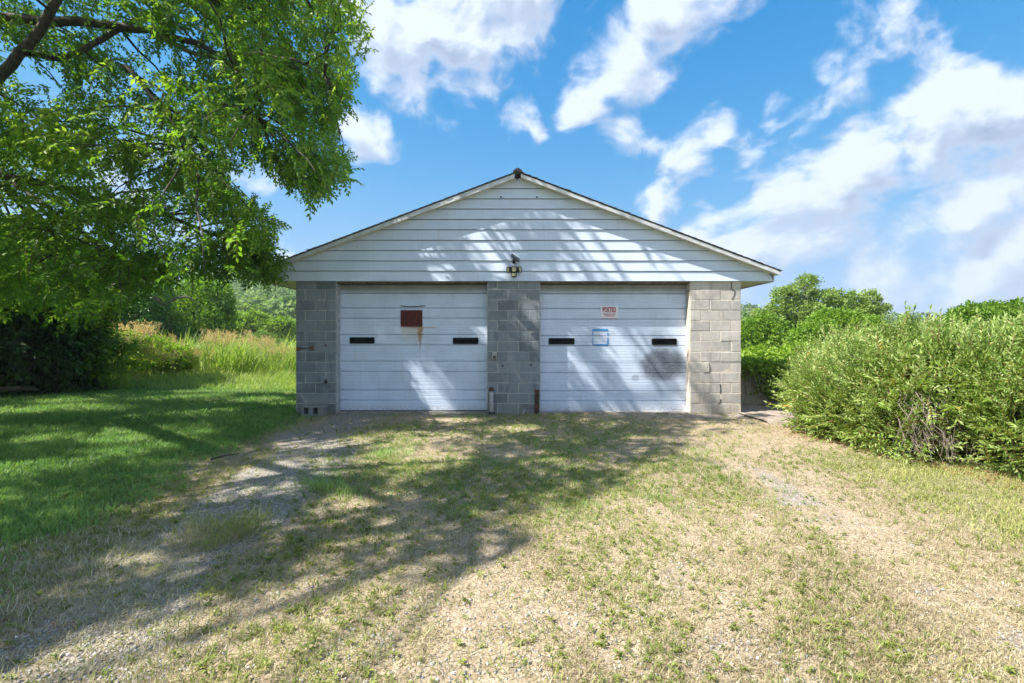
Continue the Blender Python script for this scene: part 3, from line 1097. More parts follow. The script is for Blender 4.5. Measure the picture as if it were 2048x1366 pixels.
# spalled holes, cracks and streaks in the block work
for px, py, r_ in ((1005.5, 731.5, 0.022), (1062, 730, 0.018), (1006, 582, 0.012), (1055, 593, 0.010), (1051, 632, 0.011), (652, 764, 0.030)):
    hb = MB()
    x_, z_ = wx(px, YW), wz(py, YW)
    n = 8
    ring = [(x_ + r_ * random.uniform(.6, 1.15) * math.cos(2 * math.pi * k / n), YW - 0.0065, z_ + r_ * 1.3 * random.uniform(.6, 1.15) * math.sin(2 * math.pi * k / n)) for k in range(n)]
    ring2 = [(x, YW + 0.01, z) for x, _, z in ring]
    hb.add(ring + ring2, [tuple(range(n))[::-1]] + [(k, (k + 1) % n, n + (k + 1) % n, n + k) for k in range(n)])
    hb.build('hole', M['dark_hole'], garage)


def crack(pxs, w=0.005):
    cb = MB()
    pts_ = [(wx(x, YW), YW - 0.0068, wz(y, YW)) for x, y in pxs]
    vs = []
    for k, (x, y, z) in enumerate(pts_):
        ww = w * random.uniform(0.5, 1.2)
        vs += [(x - ww, y, z), (x + ww, y, z), (x + ww, y + 0.02, z), (x - ww, y + 0.02, z)]
    fs = []
    for k in range(len(pts_) - 1):
        for q in range(4):
            a = 4 * k + q
            b_ = 4 * k + (q + 1) % 4
            fs.append((a, b_, b_ + 4, a + 4))
    cb.add(vs, fs)
    cb.build('crack', M['dark_hole'], garage)


crack([(1462, 565), (1463, 572), (1461.5, 578), (1470, 582), (1468, 590), (1464, 599)], 0.004)
crack([(1440, 768), (1441, 777), (1440, 786)], 0.005)
crack([(1441, 798), (1440, 806), (1435, 807)], 0.004)
crack([(1418, 727), (1420, 738), (1418, 745), (1408, 745.5)], 0.004)

# ---------------------------------------------------------------- things fixed to the garage
# solar floodlight
fl = thing('floodlight', 'black floodlight with three yellowed lamp heads on the white gable', 'floodlight', (wx(1028, YG), YG, wz(541, YG)))
fx, fz = wx(1028, YG), wz(541, YG)
m_ = 1 / 101.0
MB().bbox(fx - 0.06, fx + 0.06, YG - 0.05, YG - 0.003, fz - 0.05, fz + 0.05, 0.012).build('base', M['black'], fl)
for dx, ang in ((-0.105, 55), (0.0, 0), (0.105, -55)):
    hb = MB()
    ca, sa = math.cos(R(ang)), math.sin(R(ang))

    def tf(u, v, w_):
        return (fx + dx + u * ca + v * sa * (1 if ang else 0), YG - 0.075 - (0.02 if ang == 0 else 0) + v * ca - u * sa * 0.7, fz + 0.01 + w_)
    out_r = rounded_rect(0, 0, 0.053, 0.055, 0.025, 3)
    in_r = rounded_rect(0, 0, 0.043, 0.045, 0.02, 3)
    n = len(out_r)
    vs = [tf(u, 0.045, w_) for u, w_ in out_r] + [tf(u, -0.02, w_) for u, w_ in out_r] + [tf(u, -0.024, w_) for u, w_ in in_r] + [tf(u, -0.016, w_) for u, w_ in in_r]
    fs = [tuple(range(n))]
    for r_ in range(3):
        for q in range(n):
            nn = (q + 1) % n
            fs.append((r_ * n + q, r_ * n + nn, (r_ + 1) * n + nn, (r_ + 1) * n + q))
    hb.add(vs, fs)
    head = hb.build('lamp_head', M['black'], fl)
    lb = MB()
    lb.add([tf(u, -0.0165, w_) for u, w_ in in_r], [tuple(range(n))])
    lb.build('lens', M['lens'], head)
    if dx:
        MB().tube([(fx + dx * 0.45, YG - 0.04, fz), (fx + dx * 0.8, YG - 0.06, fz)], 0.014, 8).build('arm', M['black'], fl)
sb = MB()
sb.bbox(fx - 0.052, fx + 0.052, YG - 0.09, YG - 0.02, fz - 0.128, fz - 0.052, 0.012)
sens = sb.build('sensor', M['black'], fl)
MB().bbox(fx - 0.04, fx + 0.035, YG - 0.097, YG - 0.0905, fz - 0.118, fz - 0.062, 0.004).build('lens', M['lens'], sens)

sp = thing('solar_panel', 'small tilted black solar panel above the floodlight', 'solar panel', (wx(1028, YG), YG, wz(524, YG)))
sx, sz = wx(1030, YG), wz(514.5, YG)
pb = MB()
a0, a1 = (sx - 0.075, sz + 0.055), (sx + 0.075, sz - 0.055)
t_ = 0.022
pb.add([(a0[0], YG - 0.16, a0[1] - 0.075), (a1[0], YG - 0.16, a1[1] - 0.075), (a1[0] + 0.01, YG - 0.03, a1[1] + 0.0), (a0[0] + 0.0, YG - 0.03, a0[1] + 0.0),
        (a0[0] + t_ * .5, YG - 0.155, a0[1] - 0.075 + t_), (a1[0] + t_ * .5, YG - 0.155, a1[1] - 0.075 + t_), (a1[0] + t_ * .5 + .01, YG - 0.025, a1[1] + t_), (a0[0] + t_ * .5, YG - 0.025, a0[1] + t_)],
       [(0, 3, 2, 1), (0, 1, 5, 4), (1, 2, 6, 5), (2, 3, 7, 6), (3, 0, 4, 7)], 0)
pb.add([(a0[0] + t_ * .5, YG - 0.155, a0[1] - 0.075 + t_), (a1[0] + t_ * .5, YG - 0.155, a1[1] - 0.075 + t_), (a1[0] + t_ * .5 + .01, YG - 0.025, a1[1] + t_), (a0[0] + t_ * .5, YG - 0.025, a0[1] + t_)], [(0, 1, 2, 3)], 1)
pb.build('panel', [M['black'], M['panel']], sp)
MB().tube([(sx - 0.02, YG - 0.09, sz - 0.03), (sx - 0.022, YG - 0.05, sz - 0.08), (sx - 0.022, YG - 0.045, sz - 0.12)], 0.018, 8).build('bracket', M['black'], sp)
MB().bbox(sx - 0.05, sx + 0.006, YG - 0.045, YG - 0.003, sz - 0.13, sz - 0.07, 0.006).build('mount', M['black'], sp)

# rusty plate and black strip on the left door
rp = MB()
rp.bbox(wx(801.3, YD), wx(845, YD), YD - 0.014, YD - 0.0045, wz(653.5, YD), wz(620.3, YD), 0.002)
o = rp.build('rusty_plate', M['rust'], None, label='dark red rusted square plate fixed to the left garage door', cat='plate')
stp = MB()
stp.tube([(wx(801, YD), YD - 0.010, wz(611.3, YD)), (wx(806, YD), YD - 0.012, wz(612.6, YD)), (wx(815, YD), YD - 0.012, wz(613.2, YD)), (wx(832, YD), YD - 0.012, wz(613.0, YD)), (wx(843, YD), YD - 0.012, wz(612.3, YD)), (wx(850.5, YD), YD - 0.010, wz(611.6, YD))], [0.006, 0.009, 0.009, 0.009, 0.009, 0.008], 6)
stp.build('rubber_strip', M['black'], None, label='thin bowed black strip above the rusted plate', cat='strip')

# POSTED sign
sg = thing('posted_sign', 'white sign reading POSTED in red on the right garage door', 'sign', (wx(1218.5, YD), YD, wz(625, YD)))
pb = MB()
x0, x1, z0, z1 = wx(1201, YD), wx(1236.5, YD), wz(637.5, YD), wz(611.8, YD)
nseg = 8
vs = []
for s in range(nseg + 1):
    xx = x0 + (x1 - x0) * s / nseg
    cv = 0.004 * math.cos(2 * math.pi * s / nseg)
    vs += [(xx, YD - 0.009 + cv * .5, z0), (xx, YD - 0.009 + cv * .3, z1)]
pb.add(vs, [(2 * s, 2 * s + 2, 2 * s + 3, 2 * s + 1) for s in range(nseg)])
pb.add([(x, y + 0.002, z) for x, y, z in vs], [(2 * s, 2 * s + 1, 2 * s + 3, 2 * s + 2) for s in range(nseg)])
board = pb.build('board', M['paper'], sg)
cu = bpy.data.curves.new('lettering', 'FONT')
cu.body = 'POSTED'
cu.size = 0.135
cu.extrude = 0.0005
cu.offset = 0.0045
cu.align_x = 'CENTER'
tx = bpy.data.objects.new('tmp_text', cu)
COL.objects.link(tx)
dg = bpy.context.evaluated_depsgraph_get()
me = bpy.data.meshes.new_from_object(tx.evaluated_get(dg))
bpy.data.objects.remove(tx)
co = np.array([v.co[:] for v in me.vertices])
w_t = co[:, 0].max() - co[:, 0].min()
h_t = co[:, 1].max() - co[:, 1].min()
kx = (wx(1231.8, YD) - wx(1205.2, YD)) / w_t
kz = (wz(614.2, YD) - wz(624.2, YD)) / h_t
cxm = (wx(1231.8, YD) + wx(1205.2, YD)) / 2
org = origin_of(sg)
nv = np.stack([cxm + (co[:, 0] - (co[:, 0].max() + co[:, 0].min()) / 2) * kx, YD - 0.0135 - co[:, 2], wz(624.2, YD) + (co[:, 1] - co[:, 1].min()) * kz], 1) - org
me.vertices.foreach_set('co', nv.astype(np.float32).ravel())
me.materials.clear()
me.materials.append(M['red_ink'])
me.update()
obj('lettering', me, sg)
sm = MB()
for (ya, yb, xa, xb) in ((625.8, 626.8, 1207, 1231), (628.2, 629.4, 1206.5, 1230.5), (630.2, 631.2, 1208, 1230), (632.0, 632.8, 1210, 1228)):
    x = xa
    while x < xb:
        w = random.uniform(1.2, 3.2)
        sm.add([(wx(x, YD), YD - 0.0132, wz(yb, YD)), (wx(min(x + w, xb), YD), YD - 0.0132, wz(yb, YD)), (wx(min(x + w, xb), YD), YD - 0.0132, wz(ya, YD)), (wx(x, YD), YD - 0.0132, wz(ya, YD))], [(0, 1, 2, 3)])
        x += w + random.uniform(0.35, 0.7)
sm.add([(wx(1202, YD), YD - 0.0128, wz(637.0, YD)), (wx(1235.5, YD), YD - 0.0128, wz(637.0, YD)), (wx(1235.5, YD), YD - 0.0128, wz(636.2, YD)), (wx(1202, YD), YD - 0.0128, wz(636.2, YD))], [(0, 1, 2, 3)])
sm.build('small_print', M['pink_ink'], sg)

# blue tape
bt = thing('tape_outline', 'square outline of blue tape stuck beside the POSTED sign', 'tape', (wx(1200, YD), YD, wz(675, YD)))
for (xa, xb, ya, yb) in ((1186, 1216, 657.8, 661.6), (1184.6, 1186, 658, 670.8), (1184.9, 1186.2, 674.5, 690), (1214.6, 1216.6, 665, 671), (1214.4, 1216.8, 674.6, 688), (1186.4, 1215.8, 688.8, 691.2)):
    tb = MB()
    n = 6
    vs = []
    horizontal = xb - xa > 5
    for s in range(n + 1):
        f = s / n
        j0, j1 = random.uniform(-.3, .3), random.uniform(-.3, .3)
        if horizontal:
            x = xa + (xb - xa) * f
            vs += [(wx(x, YD), YD - 0.0068, wz(yb + j0, YD)), (wx(x, YD), YD - 0.0068, wz(ya + j1, YD))]
        else:
            y = ya + (yb - ya) * f
            vs += [(wx(xb + j0 * .5, YD), YD - 0.0068, wz(y, YD)), (wx(xa + j1 * .5, YD), YD - 0.0068, wz(y, YD))]
    tb.add(vs, [(2 * s, 2 * s + 2, 2 * s + 3, 2 * s + 1) for s in range(n)])
    tb.build('tape_strip', M['tape'], bt)

# switch box on the middle pillar
sw = thing('switch_box', 'small beige switch box on the middle block pillar', 'switch box', (wx(988.5, YW), YW, wz(711, YW)))
cx, cz = wx(989, YW), wz(711, YW)
MB().bbox(cx - 0.045, cx + 0.045, YW - 0.05, YW - 0.008, cz - 0.065, cz + 0.07, 0.008).build('case', M['beige'], sw)
MB().bbox(cx - 0.03, cx + 0.03, YW - 0.056, YW - 0.0505, cz + 0.004, cz + 0.05, 0.002).build('cover', M['galv'], sw)
MB().bbox(cx - 0.03, cx + 0.03, YW - 0.055, YW - 0.0505, cz - 0.05, cz - 0.008, 0.002).build('button', M['black'], sw)

# grey standpipe at the foot of the middle pillar
pp = thing('standpipe', 'short pale grey pipe standing by the middle pillar, dark top', 'pipe', (wx(982, 9.25), 9.25, 0))
Yp = 9.25
MB().tube([(wx(983.5, Yp), Yp, -0.05), (wx(983.2, Yp), Yp, 0.25), (wx(982.6, Yp), Yp, wz(782, Yp))], [0.042, 0.040, 0.038], 12).build('pipe', M['galv'], pp, smooth=True)
MB().tube([(wx(982.6, Yp), Yp, wz(782, Yp)), (wx(982.6, Yp), Yp, wz(778, Yp)), (wx(982.4, Yp), Yp, wz(775, Yp))], [0.052, 0.054, 0.035], 12).build('cap', M['rust_pipe'], pp)
MB().tube([(wx(983.5, Yp), Yp, 0.0), (wx(983.5, Yp), Yp, 0.055)], [0.066, 0.056], 12).build('collar', M['black'], pp)

# rusted angle iron
ai = MB()
xa, xb, Ya = wx(1069.5, YW), wx(1078, YW), YW - 0.03
ai.prism([(xa, Ya), (xb, Ya), (xb, Ya + 0.010), (xa + 0.010, Ya + 0.010), (xa + 0.010, YW - 0.0075), (xa, YW - 0.0075)], 'z', -0.08, wz(779, YW))
ai.build('angle_iron', M['rust_pipe'], None, label='rusted upright angle iron at the left edge of the right door', cat='angle iron')

# pipe stub and small hook
ps = MB()
ps.tube([(wx(1046, 9.22), 9.26, -0.05), (wx(1047, 9.22), 9.22, 0.04), (wx(1048.5, 9.22), 9.20, 0.095)], [0.022, 0.022, 0.022], 9)
ps.build('pipe_stub', M['galv'], None, label='short slanted white pipe end sticking out of the gravel', cat='pipe')
# rusted gate hinge on left pillar
hg = thing('gate_hinge', 'rusted hinge strap on the left block pillar', 'hinge', (wx(610, YW), YW, wz(695, YW)))
hb = MB()
hb.tube([(wx(594, YW), YW - 0.016, wz(697, YW)), (wx(612, YW), YW - 0.016, wz(696.3, YW)), (wx(625, YW), YW - 0.016, wz(696, YW))], 0.008, 6)
hb.build('rod', M['rust_pipe'], hg)
MB().bbox(wx(593.5, YW), wx(601, YW), YW - 0.03, YW - 0.008, wz(701, YW), wz(694, YW), 0.006).build('plate', M['rust_orange'], hg)
MB().bbox(wx(623.5, YW), wx(626.5, YW), YW - 0.035, YW - 0.008, wz(700.5, YW), wz(691, YW), 0.004).build('eye', M['rust_orange'], hg)
# rusty bolt
MB().tube([(wx(652, YW), YW - 0.0, wz(690.5, YW)), (wx(651.5, YW), YW - 0.05, wz(690.5, YW))], [0.016, 0.014], 8).build('anchor_bolt', M['rust_orange'], None, label='rusty bolt end in the left block pillar, level with the hinge', cat='bolt')
hk = MB()
x_, z_ = wx(652, YW), wz(762, YW)
hk.tube([(x_ - 0.01, YW - 0.004, z_ + 0.035), (x_ - 0.008, YW - 0.03, z_ + 0.02), (x_ + 0.01, YW - 0.05, z_ - 0.01), (x_ + 0.002, YW - 0.03, z_ - 0.04), (x_ - 0.012, YW - 0.015, z_ - 0.03)], [0.012, 0.013, 0.013, 0.012, 0.008], 7)
hk.build('wall_hook', M['rust_pipe'], None, label='dark rusty hook low on the left block pillar', cat='hook')

# loose hollow block
lb = MB()
bx0, bx1, by0, by1 = wx(602.5, 9.02), wx(648, 9.02), 9.02, 9.22
bz0, bz1 = 0.015, 0.205
th = 0.035
lb.bbox(bx0 - 0.01, bx1 + 0.01, by0, by1, bz1 - 0.04, bz1, 0.006)
lb.bbox(bx0, bx1, by0 + 0.003, by1, bz0 - 0.03, bz0 + 0.03, 0.006)
wdt = bx1 - bx0
for f0, f1 in ((0.0, 0.10), (0.30, 0.50), (0.72, 0.96)):
    lb.bbox(bx0 + wdt * f0, bx0 + wdt * f1, by0 + 0.004, by1 - 0.003, bz0 + 0.0305, bz1 - 0.0405, 0.006)
lb.box(bx0 + 0.01, bx1 - 0.02, by1 - 0.02, by1 - 0.0035, bz0 + 0.031, bz1 - 0.041)
lb.build('loose_block', M['block'], None, label='loose hollow concrete block lying at the foot of the left pillar', cat='concrete block')

# ---------------------------------------------------------------- vegetation helpers
def clip_tint(c):
    return np.where(c < -2, 0.0, np.clip(c, 0.10, 1.0))


def foliage(name, parent, mat, templates, pos, dirs, scale, tint, roll_sd=0.5, **kw):
    rot = frames(dirs, rng.normal(0, roll_sd, len(pos)))
    V, T, C = scatter(templates, pos, rot, scale, tint)
    me = np_mesh(name, V - origin_of(parent), T, mat, tint=clip_tint(C))
    return obj(name, me, parent, **kw)


def unit(v):
    return v / (np.linalg.norm(v, axis=-1, keepdims=True) + 1e-9)


def lump_points(lumps, n, inner=0.55, zmin=0.08, up=0.15):
    """points on and inside a union of ellipsoids, mostly near its skin, with outward directions"""
    L = np.array(lumps, float)
    w = (L[:, 3] * L[:, 4] + L[:, 3] * L[:, 5] + L[:, 4] * L[:, 5])
    P, D = [], []
    got = 0
    while got < n:
        k = rng.choice(len(L), n, p=w / w.sum())
        d = unit(rng.normal(0, 1, (n, 3)) + np.array([0, 0, up]))
        r = inner + (1.04 - inner) * rng.random(n) ** 0.55
        nz = vnoise(d[:, 0] * 3.6 + k * 7.7, d[:, 1] * 3.6 + d[:, 2] * 3.3, 71)
        r = r * (0.70 + 0.52 * nz)
        p = L[k, :3] + d * L[k, 3:] * r[:, None]
        q = np.min(np.linalg.norm((p[:, None, :] - L[None, :, :3]) / L[None, :, 3:], axis=2), axis=1)
        keep = (p[:, 2] > zmin) & ((q > 0.62) | (rng.random(n) < 0.35))
        P.append(p[keep])
        D.append(unit(d / L[k, 3:])[keep])
        got += keep.sum()
    return np.concatenate(P)[:n], np.concatenate(D)[:n]


def leaf_template(seed, n=5, size=1.0, spread=0.8, W=0.45):
    """a loose clump of n leaves about the origin"""
    r = np.random.default_rng(seed)
    V, T, C = [], [], []
    for i in range(n):
        p = r.normal(0, spread * 0.5, 3)
        d = unit(r.normal(0, 1, 3) + np.array([0.5, 0, -0.15]))
        v, f = leaf(p, d, unit(np.array([0, 0, 1.0]) + r.normal(0, 0.55, 3)), size * r.uniform(0.7, 1.2), size * W * r.uniform(0.8, 1.2))
        V.append(v)
        T.append(f + 4 * i)
        C.append(np.full(4, r.normal(0, 0.09)))
    return np.concatenate(V), np.concatenate(T), np.concatenate(C)


CLUMPS = [leaf_template(100 + k, 6) for k in range(8)]


def curved(a, b, sag=0.0, n=6, wob=0.06):
    a, b = np.array(a, float), np.array(b, float)
    L = np.linalg.norm(b - a)
    out = []
    for i in range(n):
        t = i / (n - 1)
        p = a * (1 - t) + b * t
        p[2] += sag * 4 * t * (1 - t) * L
        if 0 < i < n - 1:
            p += rng.normal(0, wob * L / n, 3)
        out.append(p)
    return out


# ---------------------------------------------------------------- the large tree at the upper left
TREE_BASE = np.array([-11.6, 7.2, 0.0])
tree = thing('shade_tree', 'large shade tree with drooping leafy boughs over the left lawn and garage corner', 'tree', TREE_BASE)


def at(x, y, Y):
    return np.array([wx(x, Y), Y, wz(y, Y)])


LIMBS = [  # paths and end radii; the first is the trunk
    ([TREE_BASE + (0, 0, -0.2), TREE_BASE + (0.1, 0, 1.5), (-11.2, 7.2, 3.0), (-10.6, 7.3, 4.2)], 0.42, 0.30),
    ([(-10.6, 7.3, 4.2), at(-60, 250, 7.5), at(0, 152, 7.5), at(60, 85, 7.5), at(122, -10, 7.4), (-6.5, 7.2, 8.6), (-5.2, 7.1, 11.0)], 0.105, 0.045),
    ([(-10.6, 7.3, 4.2), (-10.9, 7.5, 6.2), (-10.2, 7.6, 8.5), (-9.6, 7.2, 12.0)], 0.24, 0.06),
    ([(-10.8, 7.4, 5.6), at(-20, 35, 7.9), at(95, 42, 7.9), at(200, 48, 7.9), at(300, 62, 8.0), at(390, 85, 8.1), at(440, 112, 8.2), at(480, 150, 8.3)], 0.105, 0.03),
    ([at(50, 105, 7.6), at(120, 118, 7.8), at(185, 92, 8.0), at(240, 55, 8.2), at(330, 10, 8.4), at(450, -30, 8.5), at(600, -20, 8.5)], 0.06, 0.025),
    ([at(440, 112, 8.2), at(520, 108, 8.3), at(590, 120, 8.3), at(650, 150, 8.3)], 0.04, 0.015),
    ([at(300, 62, 8.0), at(370, 100, 8.0), at(430, 118, 8.05), at(468, 160, 8.1), at(500, 230, 8.1)], 0.05, 0.018),
    ([at(250, 130, 8.0), at(300, 190, 8.0), at(345, 245, 8.0), at(380, 320, 8.0)], 0.04, 0.014),
    ([(-10.9, 7.2, 3.2), at(-30, 345, 8.8), at(60, 362, 8.8), at(130, 378, 8.8), at(205, 402, 8.9), at(330, 430, 8.9), at(430, 470, 8.8)], 0.12, 0.025),
    ([at(10, 355, 8.8), at(70, 395, 8.6), at(110, 428, 8.5), at(162, 462, 8.4), at(230, 520, 8.3)], 0.06, 0.018),
    ([(-10.6, 7.3, 4.4), (-9.6, 5.2, 5.8), (-8.3, 3.0, 7.4), (-7.4, 1.0, 9.0)], 0.18, 0.06),
    ([(-10.9, 7.3, 3.8), (-12.6, 6.4, 6.4), (-14.2, 5.2, 9.2)], 0.20, 0.06),
    ([(-10.9, 7.3, 3.9), (-12.4, 9.0, 6.2), (-13.4, 10.4, 8.8)], 0.18, 0.06),
    ([(-6.5, 7.2, 8.6), (-4.9, 6.9, 9.3), (-3.6, 6.8, 9.8)], 0.07, 0.03),
    ([(-8.3, 3.0, 7.4), (-6.4, 3.4, 8.2), (-4.9, 3.8, 8.7)], 0.07, 0.03),
]
limb_pts = []
for k, (path, r0, r1) in enumerate(LIMBS):
    path = [np.array(p, float) for p in path]
    fine = []
    for a, b in zip(path[:-1], path[1:]):
        for t in (0, 0.34, 0.67):
            fine.append(a * (1 - t) + b * t + rng.normal(0, 0.012, 3))
    fine.append(path[-1])
    n = len(fine)
    m_ = MB()
    m_.tube(fine, [r0 + (r1 - r0) * (i / (n - 1)) ** 0.8 for i in range(n)], 9 if k < 5 else 7)
    m_.build('trunk' if k == 0 else 'limb', M['bark_pale'] if k in (5, 6) else M['bark'], tree, smooth=True)
    if k:
        limb_pts += [(p, r1) for p in fine[1:]]
limb_xyz = np.array([p for p, _ in limb_pts])

SILHOUETTE = [(-900, -50), (742, -50), (735, 20), (748, 75), (715, 105), (700, 190), (712, 215), (668, 245), (672, 265), (692, 290), (708, 325),
              (700, 365), (655, 378), (625, 408), (600, 385), (575, 370), (545, 350), (520, 330), (470, 338), (445, 350), (455, 372), (500, 400),
              (545, 432), (572, 440), (545, 455), (548, 490), (564, 528), (556, 577), (520, 562), (480, 545), (440, 562), (400, 545), (360, 560),
              (320, 572), (280, 590), (245, 615), (215, 640), (150, 650), (60, 620), (-900, 620)]
LIT_GROUND = [(-700, 1700), (0, 1366), (180, 1290), (420, 1215), (700, 1125), (830, 1135), (1000, 1125), (1095, 1050), (1075, 1015), (1250, 985), (1300, 945),
              (1425, 910), (1425, 892), (1340, 885), (1400, 868), (1490, 862), (1560, 830), (2600, 830), (4000, 1700), (2500, 3000)]
LIT_WALL = [(1180, 425), (1245, 448), (1560, 540), (1560, 830), (1448, 830), (1425, 790), (1392, 740), (1345, 690), (1320, 650), (1290, 600), (1262, 562), (1238, 520), (1210, 470)]
LIT_LAWN = [(-4.2, 12.6), (-9.5, 13.2), (-30, 15), (-30, 40), (0, 40), (0, 12.6)]       # plan view: sunlit rough grass behind
DAPPLES = [(-5.9, 9.3, 0.55), (-8.6, 7.6, 0.7), (-10.2, 9.6, 0.6), (-1.2, 6.0, 0.38), (-0.9, 5.3, 0.30), (-2.3, 5.6, 0.32), (-2.6, 4.5, 0.28), (-1.1, 4.2, 0.35), (-3.0, 6.6, 0.3), (-2.3, 3.3, 0.25), (-6.5, 11.6, 0.8), (-4.2, 10.8, 0.6), (-4.6, 4.4, 0.35), (-1.9, 7.2, 0.3), (-5.0, 6.3, 0.4), (0.2, 7.9, 0.35), (-1.0, 8.6, 0.4)]
DIRV = -SUN
_r = np.random.default_rng(5)
DAPPLES += [(_r.uniform(-11, -4), _r.uniform(4.0, 12.5), _r.uniform(0.2, 0.5)) for _ in range(40)]
DAPPLES += [(_r.uniform(-3.2, 1.5), _r.uniform(4.0, 8.8), _r.uniform(0.15, 0.28)) for _ in range(9)]


def allowed(p, slack=0.0, margin=60, near=5.6, grow=1.0):
    """keeps a leaf when it lies inside the crown's outline and shades nothing that stands in the sun"""
    p = np.atleast_2d(p)
    q = to_px(p) + rng.normal(0, 5 + slack, (len(p), 2))
    front = p[:, 1] > 0.3
    vis = front & (q[:, 0] > -margin) & (q[:, 0] < 2050 + margin) & (q[:, 1] > -margin) & (q[:, 1] < 1400)
    ok = ~vis | (in_poly(q, SILHOUETTE) & (p[:, 1] > near))
    # where its shadow falls
    tw = YG - p[:, 1]
    hw = p + np.maximum(tw, 0)[:, None] * DIRV
    onwall = (tw > 0) & (hw[:, 2] > 0) & (hw[:, 2] < APEX_Z - PITCH * np.abs(hw[:, 0] - X0)) & (hw[:, 0] > -4.4) & (hw[:, 0] < 5.2)
    tg = p[:, 2] / 3.4
    hg = p + tg[:, None] * DIRV
    jit = rng.normal(0, 6, (len(p), 2))
    badw = onwall & in_poly(to_px(hw) + jit, LIT_WALL)
    gfront = hg[:, 1] > 0.8
    badg = ~onwall & gfront & (hg[:, 1] < 9.3) & in_poly(to_px(hg) + jit * 1.5, LIT_GROUND)
    badl = ~onwall & in_poly(hg[:, :2] + rng.normal(0, 0.1, (len(p), 2)), LIT_LAWN)
    badd = np.zeros(len(p), bool)
    for (dx, dy, dr) in DAPPLES:
        badd |= ~onwall & (((hg[:, 0] - dx) / (dr * grow) / 1.25) ** 2 + ((hg[:, 1] - dy) / (dr * grow) / 0.8) ** 2 < 1)
    # long gaps between the boughs: streaks of sun on the facade
    if onwall.any():
        pxw = to_px(hw)
        u = pxw[:, 0] + 0.78 * (pxw[:, 1] - 560)        # constant along... the streaks run down to the right
        s = pxw[:, 0] - 0.62 * (pxw[:, 1] - 560)
        band = vnoise(s / 34.0, u / 210.0, 131)
        badw |= onwall & (band > 0.555) & (pxw[:, 0] > 740) & (pxw[:, 1] > 395)
    return ok & ~badw & ~badg & ~badl & ~badd


cand = np.stack([rng.uniform(-20, -1.2, 60000), rng.uniform(-3.5, 14.5, 60000), rng.uniform(1.2, 14.5, 60000)], 1)
env = ((cand[:, 0] + 10.4) / 9.2) ** 2 + ((cand[:, 1] - 5.8) / 8.6) ** 2 + ((cand[:, 2] - 7.0) / np.where(cand[:, 2] > 7, 7.0, 8.5)) ** 2
cand = cand[(env < 1) & allowed(cand)]
cp = to_px(cand)
infr = (cand[:, 1] > 5.5) & (cp[:, 0] > -40) & (cp[:, 0] < 800) & (cp[:, 1] > -40) & (cp[:, 1] < 760)


def thin(pts, dmin, cap):
    out = []
    for p in pts:
        if all(np.sum((p - q) ** 2) > dmin * dmin for q in out):
            out.append(p)
        if len(out) >= cap:
            break
    return np.array(out)


keep_in = np.ones(len(cand), bool)
holes = vnoise(cp[:, 0] / 62.0, cp[:, 1] / 40.0 + cp[:, 0] / 160.0, 201)
keep_in &= ~((holes > 0.54) & (cp[:, 1] < 520))
keep_in &= ~((cp[:, 0] < 250) & (cp[:, 1] < 230) & (cand[:, 1] < 7.9) & (rng.random(len(cand)) < 0.9))
keep_in &= ~((cp[:, 0] > 340) & (cp[:, 0] < 470) & (cp[:, 1] > 40) & (cp[:, 1] < 180) & (cand[:, 1] < 8.3) & (rng.random(len(cand)) < 0.9))
corner = np.array([at(538, 548, 8.55), at(520, 520, 8.5), at(546, 502, 8.6), at(500, 545, 8.5), at(478, 500, 8.6), at(552, 440, 8.6), at(525, 455, 8.5), at(550, 525, 8.7), at(600, 370, 8.4), at(640, 340, 8.4), at(690, 330, 8.4), at(610, 330, 8.4), at(700, 230, 8.2), at(735, 80, 8.0)])
boughs_in = np.concatenate([corner, thin(cand[infr & keep_in], 0.70, 200)])
boughs_out = thin(cand[~infr], 1.05, 420)
SPR = [spray(0.33, 12, 0.080, 0.041, 0.26, 200 + k, 1.0) for k in range(8)]
SPR_BIG = [spray(0.6, 10, 0.20, 0.085, 0.5, 240 + k) for k in range(5)]
tw = MB()
Pp, Dd, Tt = [], [], []
Pb, Db = [], []
for big, arr in ((0, boughs_in), (1, boughs_out)):
    for bp in arr:
        d2 = np.sum((limb_xyz - bp) ** 2, 1) * (1 + 0.9 * (limb_xyz[:, 2] < bp[2] - 0.3))
        a = limb_xyz[np.argmin(d2)]
        path = curved(a, bp, 0.07, 6)
        if not big or rng.random() < 0.5:
            L = np.linalg.norm(bp - a)
            tw.tube(path, np.linspace(0.012 + 0.006 * min(L, 3), 0.004, 6), 5)
        out = unit(bp - a)
        ns = 46 if not big else 14
        t = rng.random(ns) ** 0.5
        seg = np.array([path[min(int(q * 5), 4)] * (1 - (q * 5 - min(int(q * 5), 4))) + path[min(int(q * 5), 4) + 1] * (q * 5 - min(int(q * 5), 4)) for q in (0.45 + 0.55 * t)])
        sp_ = seg + rng.normal(0, 1, (ns, 3)) * np.array([0.30, 0.30, 0.13]) * (1.0 if not big else 1.5)
        ds = unit(out[None] * 0.7 + rng.normal(0, 0.55, (ns, 3)) + np.array([0, 0, -0.18]))
        if big:
            Pb.append(sp_)
            Db.append(ds)
        else:
            Pp.append(sp_)
            Dd.append(ds)
            Tt.append(np.full(ns, 0.45 + rng.normal(0, 0.16)))
Pp, Dd, Tt = np.concatenate(Pp), np.concatenate(Dd), np.concatenate(Tt)
k = allowed(Pp + Dd * 0.2)
Pp, Dd, Tt = Pp[k], Dd[k], Tt[k]
Pb, Db = np.concatenate(Pb), np.concatenate(Db)
k = allowed(Pb + Db * 0.4, 0, 160, 30, 1.25) & allowed(Pb, 0, 160, 30, 1.25) & (np.linalg.norm(Pb - np.array([0, 0, EYE]), axis=1) > 6.5) & (Pb[:, 2] > 3.4)
Pb, Db = Pb[k], Db[k]
